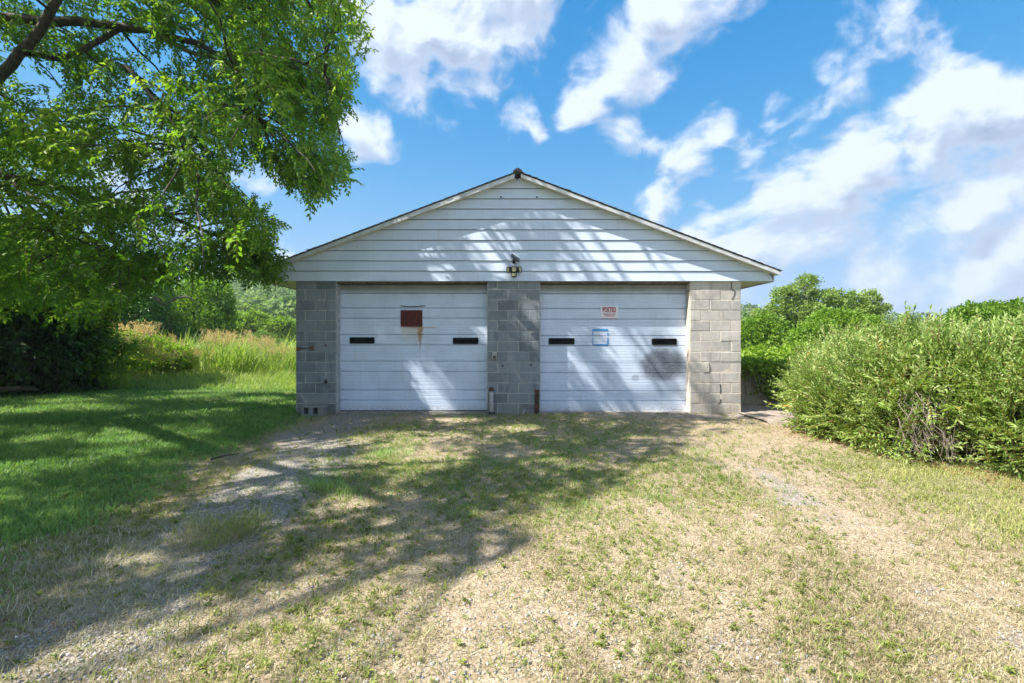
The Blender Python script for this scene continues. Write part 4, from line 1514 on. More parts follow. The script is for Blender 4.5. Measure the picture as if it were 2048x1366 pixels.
tw.build('branchwork', M['bark'], tree, smooth=True, kind='stuff')
Tt = Tt + 0.22 * (fbm(Pp[:, 0] * 0.8, Pp[:, 2] * 0.8 + Pp[:, 1] * 0.5, 77) - 0.5) + rng.normal(0, 0.07, len(Pp))
lime = sstep(620, 700, to_px(Pp)[:, 0]) * 0.3  # right side of the crown tinted paler, sunlight put into the leaf colour
foliage('crown', tree, M['tree'], SPR, Pp, Dd, rng.uniform(0.8, 1.25, len(Pp)), Tt + lime, 0.6, kind='stuff')
foliage('upper_crown', tree, M['tree'], SPR_BIG, Pb, Db, rng.uniform(0.95, 1.5, len(Pb)), np.full(len(Pb), 0.5) + rng.normal(0, 0.1, len(Pb)), 0.6, kind='stuff')
print('tree sprays', len(Pp), len(Pb), len(boughs_in), len(boughs_out))


# ---------------------------------------------------------------- shrubs and trees
def shrub(name, label, cat, base, lumps, n, templates, mat, tint=0.5, sd=0.13, scale=(0.8, 1.25), up=0.45, outw=0.8, rnd=0.5, inner=0.5, stems=14, group=None,
          stem_mat='bark', part='foliage', droop=0.0, zmin=0.08, stem_r=0.018):
    r = thing(name, label, cat, base, group)
    p, d = lump_points(lumps, n, inner, zmin)
    dirs = unit(d * outw + np.array([0, 0, up]) + rng.normal(0, rnd, (n, 3)))
    tt = tint + 0.35 * (fbm(p[:, 0] * 1.3 + p[:, 1], p[:, 2] * 1.3 + 3, 81) - 0.5) + rng.normal(0, sd, n)
    foliage(part, r, M[mat], templates, p, dirs, rng.uniform(scale[0], scale[1], n), tt, 0.7, kind='stuff')
    if stems:
        s = MB()
        L = np.array(lumps)
        for i in range(stems):
            l = L[rng.integers(0, len(L))]
            top = l[:3] + unit(rng.normal(0, 1, 3) + np.array([0, 0, 0.5])) * l[3:] * 0.85
            if top[2] < 0.4:
                continue
            b0 = np.array(base) + np.append(rng.normal(0, 0.12 + 0.12 * l[3], 2), -0.05)
            s.tube(curved(b0, top, 0.05, 6, 0.08), np.linspace(stem_r, stem_r * 0.3, 6), 5)
        s.build('stems', M[stem_mat], r, smooth=True, kind='stuff')
    return r


HSPR = [spray(0.30, 8, 0.062, 0.020, -0.25, 300 + k, 0.8, True, 0.45) for k in range(8)]
HG = 'tall shrubs of the hedge right of the drive'
hedge_spec = [
    ('low rounded end of the green hedge nearest the garage wall', (5.2, 7.35, 0), [(5.3, 7.3, 0.58, 0.76, 0.9, 0.58), (4.95, 6.75, 0.42, 0.5, 0.6, 0.45), (5.75, 8.0, 0.68, 0.75, 0.8, 0.58), (5.0, 7.4, 0.35, 0.40, 0.5, 0.36)], 3700),
    ('hedge shrub with bare dead branches at its foot', (5.55, 6.35, 0), [(5.6, 6.5, 0.80, 0.9, 0.95, 0.68), (5.15, 6.15, 0.62, 0.55, 0.6, 0.52), (6.15, 7.1, 0.82, 0.85, 0.8, 0.62), (5.0, 5.9, 0.3, 0.4, 0.35, 0.26), (5.5, 5.75, 0.75, 0.45, 0.4, 0.5)], 4300),
    ('big leafy hedge shrub closest to the camera, cut off by the frame edge', (6.0, 5.2, 0), [(6.15, 5.35, 0.70, 0.95, 0.95, 0.66), (5.6, 4.95, 0.5, 0.55, 0.55, 0.48), (6.9, 4.9, 0.85, 0.9, 0.9, 0.68), (6.5, 6.0, 0.95, 0.75, 0.8, 0.52), (5.75, 5.5, 0.85, 0.5, 0.5, 0.40)], 4400),
    ('tall hedge shrub with long pale shoots behind the others', (7.6, 7.6, 0), [(7.5, 7.6, 0.72, 1.1, 1.0, 0.66), (8.4, 7.2, 0.82, 1.2, 1.2, 0.74), (6.6, 8.4, 0.75, 0.9, 0.8, 0.62)], 1900),
    ('far hedge shrub under the two open-crowned trees', (9.0, 9.6, 0), [(8.9, 9.4, 0.8, 1.3, 1.0, 0.76), (10.6, 9.0, 1.0, 1.5, 1.2, 0.9), (7.0, 10.0, 0.8, 0.9, 0.7, 0.75)], 1500),
]
for lab, base, lumps, n in hedge_spec:
    h = shrub('hedge_shrub', lab, 'shrub', base, lumps, n, HSPR, 'hedge', 0.5, 0.15, (0.65, 1.4), 0.22, 0.8, 0.5, 0.45, 24, HG, 'twig', droop=0.1, stem_r=0.012)
    # long shoots standing out of the top
    sh = MB()
    P2, D2 = [], []
    for i in range(12):
        l = np.array(lumps[rng.integers(0, len(lumps))])
        d = unit(rng.normal(0, 0.55, 3) + np.array([-0.05, -0.1, 1.0]))
        a = l[:3] + d * l[3:] * 0.8
        b = a + unit(d + rng.normal(0, 0.25, 3)) * rng.uniform(0.2, 0.5)
        path = curved(a, b, 0.02, 5)
        sh.tube(path, np.linspace(0.006, 0.002, 5), 4)
        for q in np.linspace(0.15, 1.0, 5):
            P2.append(a * (1 - q) + b * q)
            D2.append(unit(b - a))
    sh.build('shoots', M['twig'], h, kind='stuff')
    P2, D2 = np.array(P2), np.array(D2)
    foliage('shoot_leaves', h, M['hedge'], HSPR, P2, unit(D2 + rng.normal(0, 0.15, D2.shape)), rng.uniform(0.5, 0.8, len(P2)), rng.normal(0.7, 0.1, len(P2)), 1.5, kind='stuff')
    if 'dead' in lab:
        db = MB()
        for i in range(150):
            a = np.array([5.12 + rng.normal(0, 0.22), 5.78 + rng.normal(0, 0.14), 0.80 + rng.normal(0, 0.14)])
            b = np.array([5.02 + rng.normal(0, 0.26) + 0.25 * (a[0] - 5.12), 5.42 + rng.normal(0, 0.16), 0.03 + abs(rng.normal(0, 0.28))])
            db.tube(curved(a, b, rng.uniform(-0.02, 0.16), 7, 0.32), np.linspace(0.0060, 0.0018, 7) * rng.uniform(0.5, 1.3), 4)
        db.build('dead_branches', M['twig'], h, kind='stuff')

# dense dark shrub at the left edge
DSPR = [spray(0.5, 9, 0.16, 0.075, 0.4, 330 + k, 0.8, False, 0.4) for k in range(6)]
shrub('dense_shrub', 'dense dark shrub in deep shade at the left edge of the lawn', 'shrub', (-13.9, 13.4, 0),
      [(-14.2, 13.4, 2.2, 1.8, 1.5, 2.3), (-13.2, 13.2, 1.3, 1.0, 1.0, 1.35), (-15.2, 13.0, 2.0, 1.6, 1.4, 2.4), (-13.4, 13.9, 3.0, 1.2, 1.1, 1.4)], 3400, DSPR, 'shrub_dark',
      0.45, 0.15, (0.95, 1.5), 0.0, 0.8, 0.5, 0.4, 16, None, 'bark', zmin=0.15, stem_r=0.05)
shrub('weedy_shrub', 'low bush with a long leafy spray beside the dark shrub', 'shrub', (-12.3, 13.8, 0),
      [(-12.3, 13.8, 1.1, 0.45, 0.5, 0.7), (-11.9, 14.0, 0.9, 0.4, 0.4, 0.3)], 260, DSPR, 'bg_green', 0.4, 0.15, (0.7, 1.1), 0.1, 0.8, 0.5, 0.4, 6)

# middle distance, left
def px_lump(x, y, Y, rx, ry, depth=0.8):
    """ellipsoid seen at pixel (x, y) with pixel radii, at distance Y"""
    k = Y / F
    return (wx(x, Y), Y, wz(y, Y), rx * k, rx * k * depth, ry * k)


def crown_tree(name, label, px_lumps, Y, n, mat, size, base_px, tint=0.5, trunk_r=0.12, group=None, bark='bark', sd=0.12, limbs=7, cat='tree', inner=0.55):
    lumps = []
    for l in px_lumps:
        dy = l[4] if len(l) > 4 else 0.0
        lumps.append(px_lump(l[0], l[1], Y + dy, l[2], l[3]))
    base = np.array([wx(base_px, Y), Y, float(ground_z(np.array([wx(base_px, Y)]), np.array([Y]))[0])])
    r = thing(name, label, cat, base, group)
    p, d = lump_points(lumps, n, inner, base[2] + 0.2, 0.2)
    tt = tint + 0.4 * (fbm(p[:, 0] * 0.7 + p[:, 1] * 0.3, p[:, 2] * 0.7, 85) - 0.5) + rng.normal(0, sd, n)
    foliage('crown', r, M[mat], CLUMPS, p, unit(d + rng.normal(0, 0.5, d.shape)), size * rng.uniform(0.75, 1.3, n), tt, 1.2, kind='stuff')
    t = MB()
    L = np.array(lumps)
    mid = base + (L[:, :3].mean(0) - base) * 0.45
    t.tube(curved(base - (0, 0, 0.3), mid, 0.0, 5, 0.05), np.linspace(trunk_r, trunk_r * 0.7, 5), 8)
    t.build('trunk', M[bark], r, smooth=True)
    lb_ = MB()
    for i in range(max(limbs, len(L))):
        l = L[i % len(L)]
        lb_.tube(curved(mid, l[:3] + rng.normal(0, 0.35, 3) * l[3:], 0.05, 6, 0.08), np.linspace(trunk_r * 0.55, trunk_r * 0.12, 6), 6)
    lb_.build('limb', M[bark], r, smooth=True)
    return r


crown_tree('creeper_tree', 'tree smothered in bluish green creeper behind the tall grass', [(235, 610, 70, 60), (275, 640, 60, 55), (215, 560, 60, 50), (300, 590, 45, 50)], 24, 2600, 'bg_blue', 0.17, 250, 0.45)
t_ = crown_tree('spreading_tree', 'broad green tree with one bare crooked limb behind the tall grass',
           [(400, 640, 68, 62), (350, 665, 75, 50), (430, 600, 40, 42), (330, 610, 45, 40), (385, 585, 34, 32), (300, 690, 70, 40), (440, 655, 34, 44)], 27, 4400, 'bg_green', 0.16, 385, 0.40, 0.16)
cl = MB()
cl.tube([at(302, 585, 24.2), at(312, 598, 24.0), at(322, 606, 24.0), at(338, 604, 24.0), at(352, 596, 24.0), at(372, 593, 24.0), at(388, 600, 24.2)], [0.10, 0.11, 0.10, 0.085, 0.075, 0.06, 0.05], 7)
cl.build('bare_limb', M['bark_pale'], t_, smooth=True)
crown_tree('lime_tree', 'bright yellow-green tree further off, left of the garage', [(505, 650, 36, 26), (540, 662, 34, 24), (480, 655, 28, 28), (562, 655, 26, 20), (520, 685, 45, 22)], 46, 2600, 'bg_lime', 0.28, 510, 0.55, 0.18)
crown_tree('grey_green_bush', 'rounded grey-green bush below the bright yellow-green tree', [(525, 690, 28, 26), (545, 700, 26, 24), (505, 700, 22, 24)], 36, 1500, 'bg_olive', 0.15, 530, 0.35, 0.08, cat='bush')
crown_tree('round_bush', 'small bright round bush at the left corner of the garage', [(583, 715, 16, 24), (600, 722, 18, 22)], 21, 900, 'vine', 0.11, 585, 0.5, 0.05, cat='bush')
crown_tree('shaded_bush', 'dark leafy bush at the foot of the broad green tree', [(350, 690, 35, 36), (385, 700, 30, 28), (320, 680, 24, 26)], 24.5, 1500, 'bg_blue', 0.15, 355, 0.35, 0.06, cat='bush')
crown_tree('leafy_weed_bush', 'sunlit pale green bush among the tall grass', [(250, 690, 40, 26), (300, 698, 40, 24), (350, 708, 36, 18), (215, 705, 34, 24), (290, 728, 60, 16), (225, 730, 40, 16), (350, 726, 40, 14)], 16.8, 2600, 'vine', 0.095, 290, 0.55, 0.04, cat='bush')
# a few more trees standing on the flat beyond
for i, (x, y, rx, ry, Y, mat, lab) in enumerate((
        (578, 665, 28, 18, 70, 'bg_lime', 'pale tree on the far flat, partly hidden by the garage corner'),
        (470, 632, 30, 22, 85, 'bg_olive', 'olive tree on the far flat behind the broad green tree'),
        (556, 618, 22, 14, 120, 'bg_green', 'green tree low on the wooded hill, left of the garage'))):
    crown_tree('far_tree', lab, [(x, y, rx, ry), (x - rx * .6, y + ry * .5, rx * .7, ry * .7), (x + rx * .6, y + ry * .6, rx * .7, ry * .7), (x, y + ry, rx, ry)], Y, 1200, mat, Y * 0.0075, x, 0.5, 0.25, 'trees on the far flat')

# middle distance, right
crown_tree('open_tree', 'taller of two open-crowned trees above the hedge',
           [(1614, 563, 22, 13), (1600, 580, 30, 14), (1572, 592, 28, 15), (1640, 600, 34, 22), (1668, 592, 20, 12), (1560, 615, 26, 16), (1600, 622, 45, 24), (1665, 608, 24, 16), (1545, 640, 30, 18), (1630, 650, 60, 26), (1688, 610, 10, 10), (1566, 585, 16, 9), (1520, 632, 18, 14)], 25, 2300, 'bg_olive', 0.155, 1610, 0.62, 0.14, 'open-crowned trees above the hedge', inner=0.3)
crown_tree('open_tree', 'smaller open-crowned tree on the right of its taller neighbour',
           [(1703, 600, 13, 18), (1740, 598, 20, 16), (1755, 618, 22, 10), (1725, 620, 24, 18), (1710, 630, 24, 16), (1745, 630, 18, 8), (1700, 640, 30, 16)], 26, 1200, 'bg_olive', 0.15, 1722, 0.58, 0.10, 'open-crowned trees above the hedge', inner=0.35)
crown_tree('glossy_tree', 'rounded glossy dark green tree right behind the garage corner', [(1535, 685, 48, 42), (1495, 680, 40, 40), (1570, 690, 36, 36), (1530, 655, 36, 24), (1500, 715, 50, 28)], 20.5, 2500, 'bg_green', 0.145, 1530, 0.48, 0.10)
crown_tree('bright_tree', 'bright green dense tree below the two open-crowned trees', [(1640, 670, 52, 36), (1690, 660, 50, 34), (1735, 660, 36, 26), (1610, 690, 40, 36), (1665, 640, 40, 20), (1720, 690, 60, 30)], 16.5, 2800, 'bg_green', 0.12, 1670, 0.62, 0.12)
crown_tree('dark_topped_tree', 'dark green treetop showing above the hedge at the right edge', [(1950, 640, 55, 28), (2010, 640, 50, 26), (2060, 650, 50, 36), (1910, 655, 40, 22), (1985, 618, 16, 10), (2035, 615, 14, 14), (1925, 630, 14, 12)], 12.5, 2400, 'bg_green', 0.10, 2000, 0.42, 0.08)

# vine covered wall by the right corner
vw = thing('vine_wall', 'low concrete wall smothered in creeper beside the garage', 'wall', (5.9, 10.75, 0))
wall = MB()
for k in range(5):
    x0 = 4.9 + k * 0.42
    for r_ in range(4):
        xa = x0 + (0.21 if r_ % 2 else 0)
        wall.bbox(xa + 0.006, xa + 0.414, 10.7 + 0.004 * ((k + r_) % 3), 10.92, r_ * 0.205 + 0.006, r_ * 0.205 + 0.199, 0.006)
wall.box(4.9, 7.2, 10.715, 10.90, -0.1, 0.81)
wall.build('wall_body', M['mortar_light'], vw)
p, d = lump_points([(5.5, 10.65, 0.82, 0.75, 0.22, 0.16), (6.3, 10.65, 0.80, 0.8, 0.22, 0.18), (6.0, 10.55, 0.50, 0.55, 0.12, 0.35), (6.7, 10.5, 0.5, 0.5, 0.2, 0.4)], 1500, 0.4)
foliage('vine', vw, M['vine'], [leaf_template(500 + k, 5, 0.075, 0.09, 0.8) for k in range(6)], p, unit(d + rng.normal(0, 0.5, d.shape)), rng.uniform(0.8, 1.3, len(p)), 0.55 + rng.normal(0, 0.15, len(p)), 1.0, kind='stuff')
vm = shrub('vine_bank', 'bank of yellow-green creeper between wall and glossy tree', 'shrub', (7.8, 14.5, 0), [(7.6, 14.4, 0.72, 1.2, 0.8, 0.48), (9.0, 14.6, 0.82, 1.2, 0.8, 0.5), (6.6, 14.8, 0.7, 0.9, 0.7, 0.42)], 1900, [leaf_template(510 + k, 6, 0.10, 0.14, 0.75) for k in range(6)], 'vine', 0.62, 0.14, (0.8, 1.3), 0.2, 0.8, 0.5, 0.5, 0)
dv = MB()
for i in range(46):
    x = rng.uniform(5.05, 5.75) if i < 34 else rng.uniform(5.6, 6.2)
    a = np.array([x, 10.60 + rng.normal(0, 0.04), 0.80 + rng.normal(0, 0.03)])
    b = np.array([x - 0.05 + rng.normal(0, 0.16), 10.45 + rng.normal(0, 0.06), rng.uniform(0.05, 0.5)])
    dv.tube(curved(a, b, 0.12, 6, 0.09), np.linspace(0.009, 0.003, 6), 4)
dv.build('dead_vine', M['twig'], vw, kind='stuff')

# grey leafless tree beyond
bt_ = thing('bare_tree', 'grey leafless tree just right of the garage wall', 'tree', (wx(1497, 30), 30, 0))
bm = MB()
b0 = np.array([wx(1500, 30), 30, -0.2])
c0 = at(1500, 690, 30)
bm.tube([b0, c0], [0.12, 0.09], 7)
bm.build('trunk', M['twig'], bt_)
bm = MB()
for i in range(90):
    e = at(1500 + rng.normal(0, 9), 655 + rng.normal(0, 13), 30 + rng.normal(0, 0.4))
    bm.tube(curved(c0 + rng.normal(0, 0.15, 3), e, 0.06, 5, 0.15), np.linspace(0.035, 0.008, 5), 4)
bm.build('bare_branches', M['twig'], bt_, kind='stuff')

# ---------------------------------------------------------------- wooded hill
def build_forest():
    P, Sz = [], []
    n = 9000
    Y = rng.uniform(95, 300, n)
    px = np.where(rng.random(n) < 0.45, rng.uniform(380, 640, n), rng.uniform(1440, 1960, n))
    Y = np.where(px > 1400, 210 + (Y - 95) * 0.42, Y)
    X = wx(px, Y)
    Z = ground_z(X, Y)
    keep = np.nonzero(rng.random(n) < 0.10)[0]
    X, Y, Z = X[keep], Y[keep], Z[keep]
    nt = len(X)
    r = rng.uniform(2.2, 4.6, nt)
    per = 45
    d = unit(rng.normal(0, 1, (nt, per, 3)) + np.array([0, -0.35, 0.35]))
    c = np.stack([X, Y, Z + r * 0.9 + 1.0], 1)
    rad = 0.75 + 0.35 * rng.random((nt, per, 1))
    p = c[:, None] + d * rad * r[:, None, None] * np.array([1, 1, 1.05])
    tint = np.clip(0.48 + rng.normal(0, 0.20, nt), 0.15, 0.95)[:, None] + rng.normal(0, 0.06, (nt, per))
    p, d = p.reshape(-1, 3), d.reshape(-1, 3)
    sc = np.repeat(r, per) * rng.uniform(0.17, 0.27, nt * per)
    tpl = [leaf_template(600 + k, 2, 1.5, 0.9, 0.75) for k in range(6)]
    foliage('wooded_hillside', None, M['forest'], tpl, p, unit(d + rng.normal(0, 0.45, d.shape)), sc, tint.ravel(), 1.2, kind='stuff')
    print('forest', nt)


build_forest()

# ---------------------------------------------------------------- grasses and gravel
def blade_tuft(seed, n, h, w, lean=0.45, spread=0.03, tj=0.08):
    r = np.random.default_rng(seed)
    V, T, C = [], [], []
    for i in range(n):
        p = np.append(r.normal(0, spread, 2), -0.004)
        az = r.uniform(0, 2 * math.pi)
        le = abs(r.normal(0, lean))
        d = unit(np.array([math.cos(az) * le, math.sin(az) * le, 1.0]))
        hh = h * r.uniform(0.55, 1.2)
        s = np.array([-math.sin(az), math.cos(az), 0]) if r.random() < 0.6 else unit(np.append(r.normal(0, 1, 2), 0))
        bend = np.array([math.cos(az), math.sin(az), -0.3]) * hh * r.uniform(0.1, 0.5)
        mid = p + d * hh * 0.5
        V.append(np.array([p, mid + s * w * 0.5, p + d * hh + bend, mid - s * w * 0.5]))
        T.append(np.array([(0, 1, 3), (1, 2, 3)]) + 4 * i)
        C.append(np.full(4, r.normal(0, tj)) + np.array([-0.06, 0, 0.08, 0]))
    return np.concatenate(V), np.concatenate(T), np.concatenate(C)


def rosette(seed, n=7, L=0.045, W=0.018):
    r = np.random.default_rng(seed)
    V, T, C = [], [], []
    for i in range(n):
        az = r.uniform(0, 2 * math.pi)
        d = unit(np.array([math.cos(az), math.sin(az), r.uniform(0.2, 1.1)]))
        v, f = leaf(np.array([0, 0, r.uniform(0, 0.02)]), d, np.array([0, 0, 1.0]) + 0 * d, L * r.uniform(0.6, 1.3), W * r.uniform(0.7, 1.2), 0.1, 0.3)
        V.append(v)
        T.append(f + 4 * i)
        C.append(np.full(4, r.normal(0, 0.08)))
    return np.concatenate(V), np.concatenate(T), np.concatenate(C)


def yaw_frames(n):
    a = rng.uniform(0, 2 * math.pi, n)
    z = np.zeros(n)
    return np.stack([np.stack([np.cos(a), -np.sin(a), z], 1), np.stack([np.sin(a), np.cos(a), z], 1), np.stack([z, z, np.ones(n)], 1)], 1)


def plant(name, mat, templates, X, Y, scale, tint, **kw):
    p = np.stack([X, Y, ground_z(X, Y)], 1)
    V, T, C = scatter(templates, p, yaw_frames(len(X)), scale, tint)
    return obj(name, np_mesh(name, V, T, M[mat], tint=clip_tint(C)), None, kind='stuff', **kw)


def sample(n, x0, x1, y0, y1, power=1.0):
    """points thicker towards the camera, inside the field of view with a margin"""
    u = rng.random(n)
    Y = (y0 ** (1 - power) + u * (y1 ** (1 - power) - y0 ** (1 - power))) ** (1 / (1 - power)) if power != 1.0 else y0 * (y1 / y0) ** u
    lim = Y * 1.2 + 1.7
    X = rng.uniform(-1, 1, n) * lim
    k = (X > x0) & (X < x1)
    return X[k], Y[k]


def off_building(X, Y):
    return ~((X > WL - 0.02) & (X < WR + 0.02) & (Y > YW - 0.02) & (Y < YW + DEPTH)) & ~((X > 4.5) & (X < 5.45) & (Y > 8.4) & (Y < 11.2) & (rng.random(len(X)) < 0.93))


# mown lawn
X, Y = sample(80000, -16.5, 9, 1.9, 14.2, 1.25)
k = (rng.random(len(X)) < lawn_field(X, Y) * (1 - 0.85 * straw_field(X, Y))) & off_building(X, Y)
X, Y = X[k], Y[k]
hgt = 0.75 + 0.5 * fbm(X * 0.8, Y * 0.8, 51)
tint = 0.47 + 0.6 * (fbm(X * 0.6, Y * 0.6, 53) - 0.5) + 0.5 * (fbm(X * 3.0, Y * 3.0, 54) - 0.5) + rng.normal(0, 0.10, len(X)) + 0.10 * sstep(3, 4, X)
LT = [blade_tuft(700 + k, 8, 0.075, 0.0075, 0.75, 0.045) for k in range(8)]
k = (X < 2.2) | (Y > 9)
plant('lawn_grass', 'lawn', LT, X[k], Y[k], (hgt * (0.85 + 0.035 * Y))[k], tint[k])
k = ~k
plant('verge_grass', 'weed', LT, X[k], Y[k], hgt[k] * 0.8, tint[k] + 0.05)
X, Y = sample(9000, -14, -3, 2.6, 13, 1.1)
k = (rng.random(len(X)) < lawn_field(X, Y) * sstep(0.5, 0.68, fbm(X * 1.3, Y * 1.3, 58)))
LW = [rosette(950 + k, 6, 0.05, 0.03) for k in range(4)]
plant('lawn_weeds', 'weed', LW, X[k], Y[k], rng.uniform(0.7, 1.4, k.sum()), 0.35 + rng.normal(0, 0.12, k.sum()))
print('lawn weeds', k.sum())

# straw coloured dead grass and dry stubble on the drive
X, Y = sample(92500, -4.6, 7.4, 1.75, 9.3, 1.5)
lf = lawn_field(X, Y)
gf = gravel_field(X, Y)
patch = sstep(0.34, 0.60, fbm(X * 1.5, Y * 0.8, 55) + 0.12 * (fbm(X * 6, Y * 6, 57) - 0.5))
k = (rng.random(len(X)) < (1 - 0.6 * shade_grass_field(X, Y)) * np.clip((0.32 + 0.68 * patch) * (1 - 0.38 * bare_field(X, Y)) * (1 - 0.72 * gf) * (1 - np.where(X > 2, 0.25, 0.75) * lf), 0.05, 1) * 0.72) & off_building(X, Y)
X, Y = X[k], Y[k]
DT = [blade_tuft(720 + k, 6, 0.045, 0.0042, 1.5, 0.035, 0.14) for k in range(8)]
tint = 0.50 + 0.55 * (fbm(X * 1.1, Y * 1.1, 59) - 0.5) + rng.normal(0, 0.12, len(X))
plant('dry_grass', 'dry', DT, X, Y, rng.uniform(0.6, 1.2, len(X)), tint)
print('dry', len(X))

# pale dead grass patch
X = rng.uniform(-4.4, -1.6, 9500)
Y = rng.uniform(1.9, 4.2, 9500)
k = rng.random(len(X)) < straw_field(X, Y)
X, Y = X[k], Y[k]
ST = [blade_tuft(740 + k, 7, 0.065, 0.0034, 4.0, 0.05, 0.16) for k in range(6)]
plant('dead_grass_patch', 'dead', ST, X, Y, rng.uniform(0.6, 1.2, len(X)), 0.62 + rng.normal(0, 0.14, len(X)))

# green weeds on the drive
X, Y = sample(80000, -4.2, 5.2, 1.75, 9.3, 1.35)
lf = lawn_field(X, Y)
gf = gravel_field(X, Y)
mid = shade_grass_field(X, Y)
g = sstep(0.46, 0.66, fbm(X * 1.3, Y * 0.9, 65)) * 0.75 + 0.36 + 1.3 * mid
g *= (1 - 0.7 * gf) * (1 - 0.7 * lf) * (1 - 0.8 * bare_field(X, Y)) * (0.35 + 0.65 * sstep(2.2, 4.5, Y))
k = (rng.random(len(X)) < np.maximum(g * 0.56, 0.5 * (Y > 9.18))) & off_building(X, Y)
X, Y = X[k], Y[k]
WT = [blade_tuft(760 + k, 8, 0.05, 0.0045, 0.9, 0.03, 0.1) for k in range(5)] + [rosette(780 + k, 8, 0.026, 0.010) for k in range(3)]
plant('drive_weeds', 'weed', WT, X, Y, rng.uniform(0.6, 1.35, len(X)), 0.42 + 0.4 * (fbm(X, Y, 67) - 0.5) + rng.normal(0, 0.1, len(X)))
print('weeds', len(X))
X, Y = sample(45000, -3, 3.4, 3.4, 9.3, 1.2)
k = (rng.random(len(X)) < 0.55 * shade_grass_field(X, Y) * (1 - 0.8 * gravel_field(X, Y))) & off_building(X, Y)
X, Y = X[k], Y[k]
SG = [blade_tuft(790 + k, 8, 0.05, 0.005, 0.9, 0.035) for k in range(6)]
plant('drive_grass', 'lawn', SG, X, Y, rng.uniform(0.6, 1.3, len(X)), 0.42 + 0.6 * (fbm(X * 1.5, Y * 1.5, 68) - 0.5) + rng.normal(0, 0.1, len(X)))
print('drive grass', len(X))

# grass tussocks, each a plant of its own
TG = [blade_tuft(800 + k, 110, 0.24, 0.0055, 0.7, 0.10, 0.12) for k in range(3)]
for (px, py, sc, mat, tnt, lab) in ((655, 985, 0.7, 'lawn', 0.8, 'bright green grass tussock on the gravel track, in a spot of sun'),
                                   (495, 1060, 0.72, 'weed', 0.4, 'long green grass tussock at the end of the pale dead grass'),
                                   (440, 1075, 0.7, 'weed', 0.6, 'yellowing tussock between green tussock and dead grass'),
                                   (790, 915, 0.7, 'lawn', 0.75, 'small sunlit tussock in front of the left garage door'),
                                   (400, 1090, 0.65, 'dry', 0.55, 'tan grass tussock left of the yellowing tussock')):
    Yg = EYE * F / (py - 683)
    Xg = wx(px, Yg)
    z = float(ground_z(np.array([Xg]), np.array([Yg]))[0])
    n = 3
    P_ = np.stack([rng.normal(0, 0.13, n), rng.normal(0, 0.08, n), np.zeros(n)], 1)
    V, T, C = scatter(TG, P_, yaw_frames(n), np.full(n, sc), np.full(n, tnt))
    o = obj('grass_tussock', np_mesh('grass_tussock', V, T, M[mat], tint=clip_tint(C)), None, label=lab, cat='grass tussock', group='grass tussocks on the drive')
    o.location = (Xg, Yg, z)

# gravel
def stone_tpl(seed):
    r = np.random.default_rng(seed)
    v = np.array([(1, 0, 0), (-1, 0, 0), (0, 1, 0), (0, -1, 0), (0, 0, 0.7), (0, 0, -0.7)], float) * r.uniform(0.65, 1.15, (6, 1)) + r.normal(0, 0.14, (6, 3))
    t = np.array([(0, 2, 4), (2, 1, 4), (1, 3, 4), (3, 0, 4), (2, 0, 5), (1, 2, 5), (3, 1, 5), (0, 3, 5)])
    return v, t, np.zeros(6)


def gravel_mat():
    m, t, b = material('gravel stone')
    f = t.new('ShaderNodeAttribute', attribute_name='tint').outputs['Fac']
    c = t.ramp(f, [(0.0, (0.16, 0.15, 0.15)), (0.45, (0.32, 0.31, 0.31)), (0.8, (0.46, 0.44, 0.42)), (1.0, (0.62, 0.60, 0.57))])
    t.l.new(c, b.inputs['Base Color'])
    b.inputs['Roughness'].default_value = 0.85
    return m


M['gravel'] = gravel_mat()
X, Y = sample(90000, -4.4, 5.4, 1.75, 9.32, 1.6)
k = (rng.random(len(X)) < np.clip(gravel_field(X, Y) + 0.22 * sstep(0.45, 0.6, fbm(X * 3.1, Y * 3.1, 39)), 0.07, 1) * 0.52 * (1 - lawn_field(X, Y) * 0.9)) & off_building(X, Y)
X, Y = X[k], Y[k]
sz = np.minimum(np.exp(rng.normal(math.log(0.0075), 0.42, len(X))), 0.015)
V, T, C = scatter([stone_tpl(900 + k) for k in range(10)], np.stack([X, Y, ground_z(X, Y) + sz * 0.2], 1), yaw_frames(len(X)), sz, np.clip(rng.normal(0.5, 0.22, len(X)), 0, 1))
obj('gravel', np_mesh('gravel', V, T, M['gravel'], tint=np.clip(C, 0, 1)), None, kind='stuff')
print('gravel', len(X))

# rough unmown grass behind the lawn, then tall seeding grass
X, Y = sample(12000, -22, -3.6, 13.2, 19.5, 1.0)
edge = 13.3 + 0.10 * (-4 - X) + 1.0 * (fbm(X * 0.4, Y * 0.4, 69) - 0.5)
k = (Y > edge) & off_building(X, Y)
X, Y = X[k], Y[k]
RT = [blade_tuft(820 + k, 9, 0.42, 0.014, 0.5, 0.10, 0.10) for k in range(6)]
plant('rough_grass', 'tallgrass', RT, X, Y, rng.uniform(0.6, 1.2, len(X)) * (0.55 + 0.3 * sstep(0, 3, Y - 13.3)), 0.58 + 0.6 * (fbm(X * 0.8, Y * 0.8, 70) - 0.5) + rng.normal(0, 0.1, len(X)))
X, Y = sample(9500, -27, -7.2, 16.5, 23.0, 1.0)
k = rng.random(len(X)) < 0.3 + 0.7 * sstep(0.4, 0.6, fbm(X * 0.5, Y * 0.5, 72))
X, Y = X[k], Y[k]
TT = [blade_tuft(840 + k, 10, 1.25, 0.026, 0.35, 0.16, 0.12) for k in range(6)]
plant('tall_grass', 'tallgrass', TT, X, Y, rng.uniform(0.65, 1.15, len(X)) * (0.55 + 0.85 * fbm(X * 0.7, Y * 0.7, 74)), 0.48 + 0.5 * (fbm(X * 0.4, Y * 0.4, 73) - 0.5) + rng.normal(0, 0.1, len(X)))


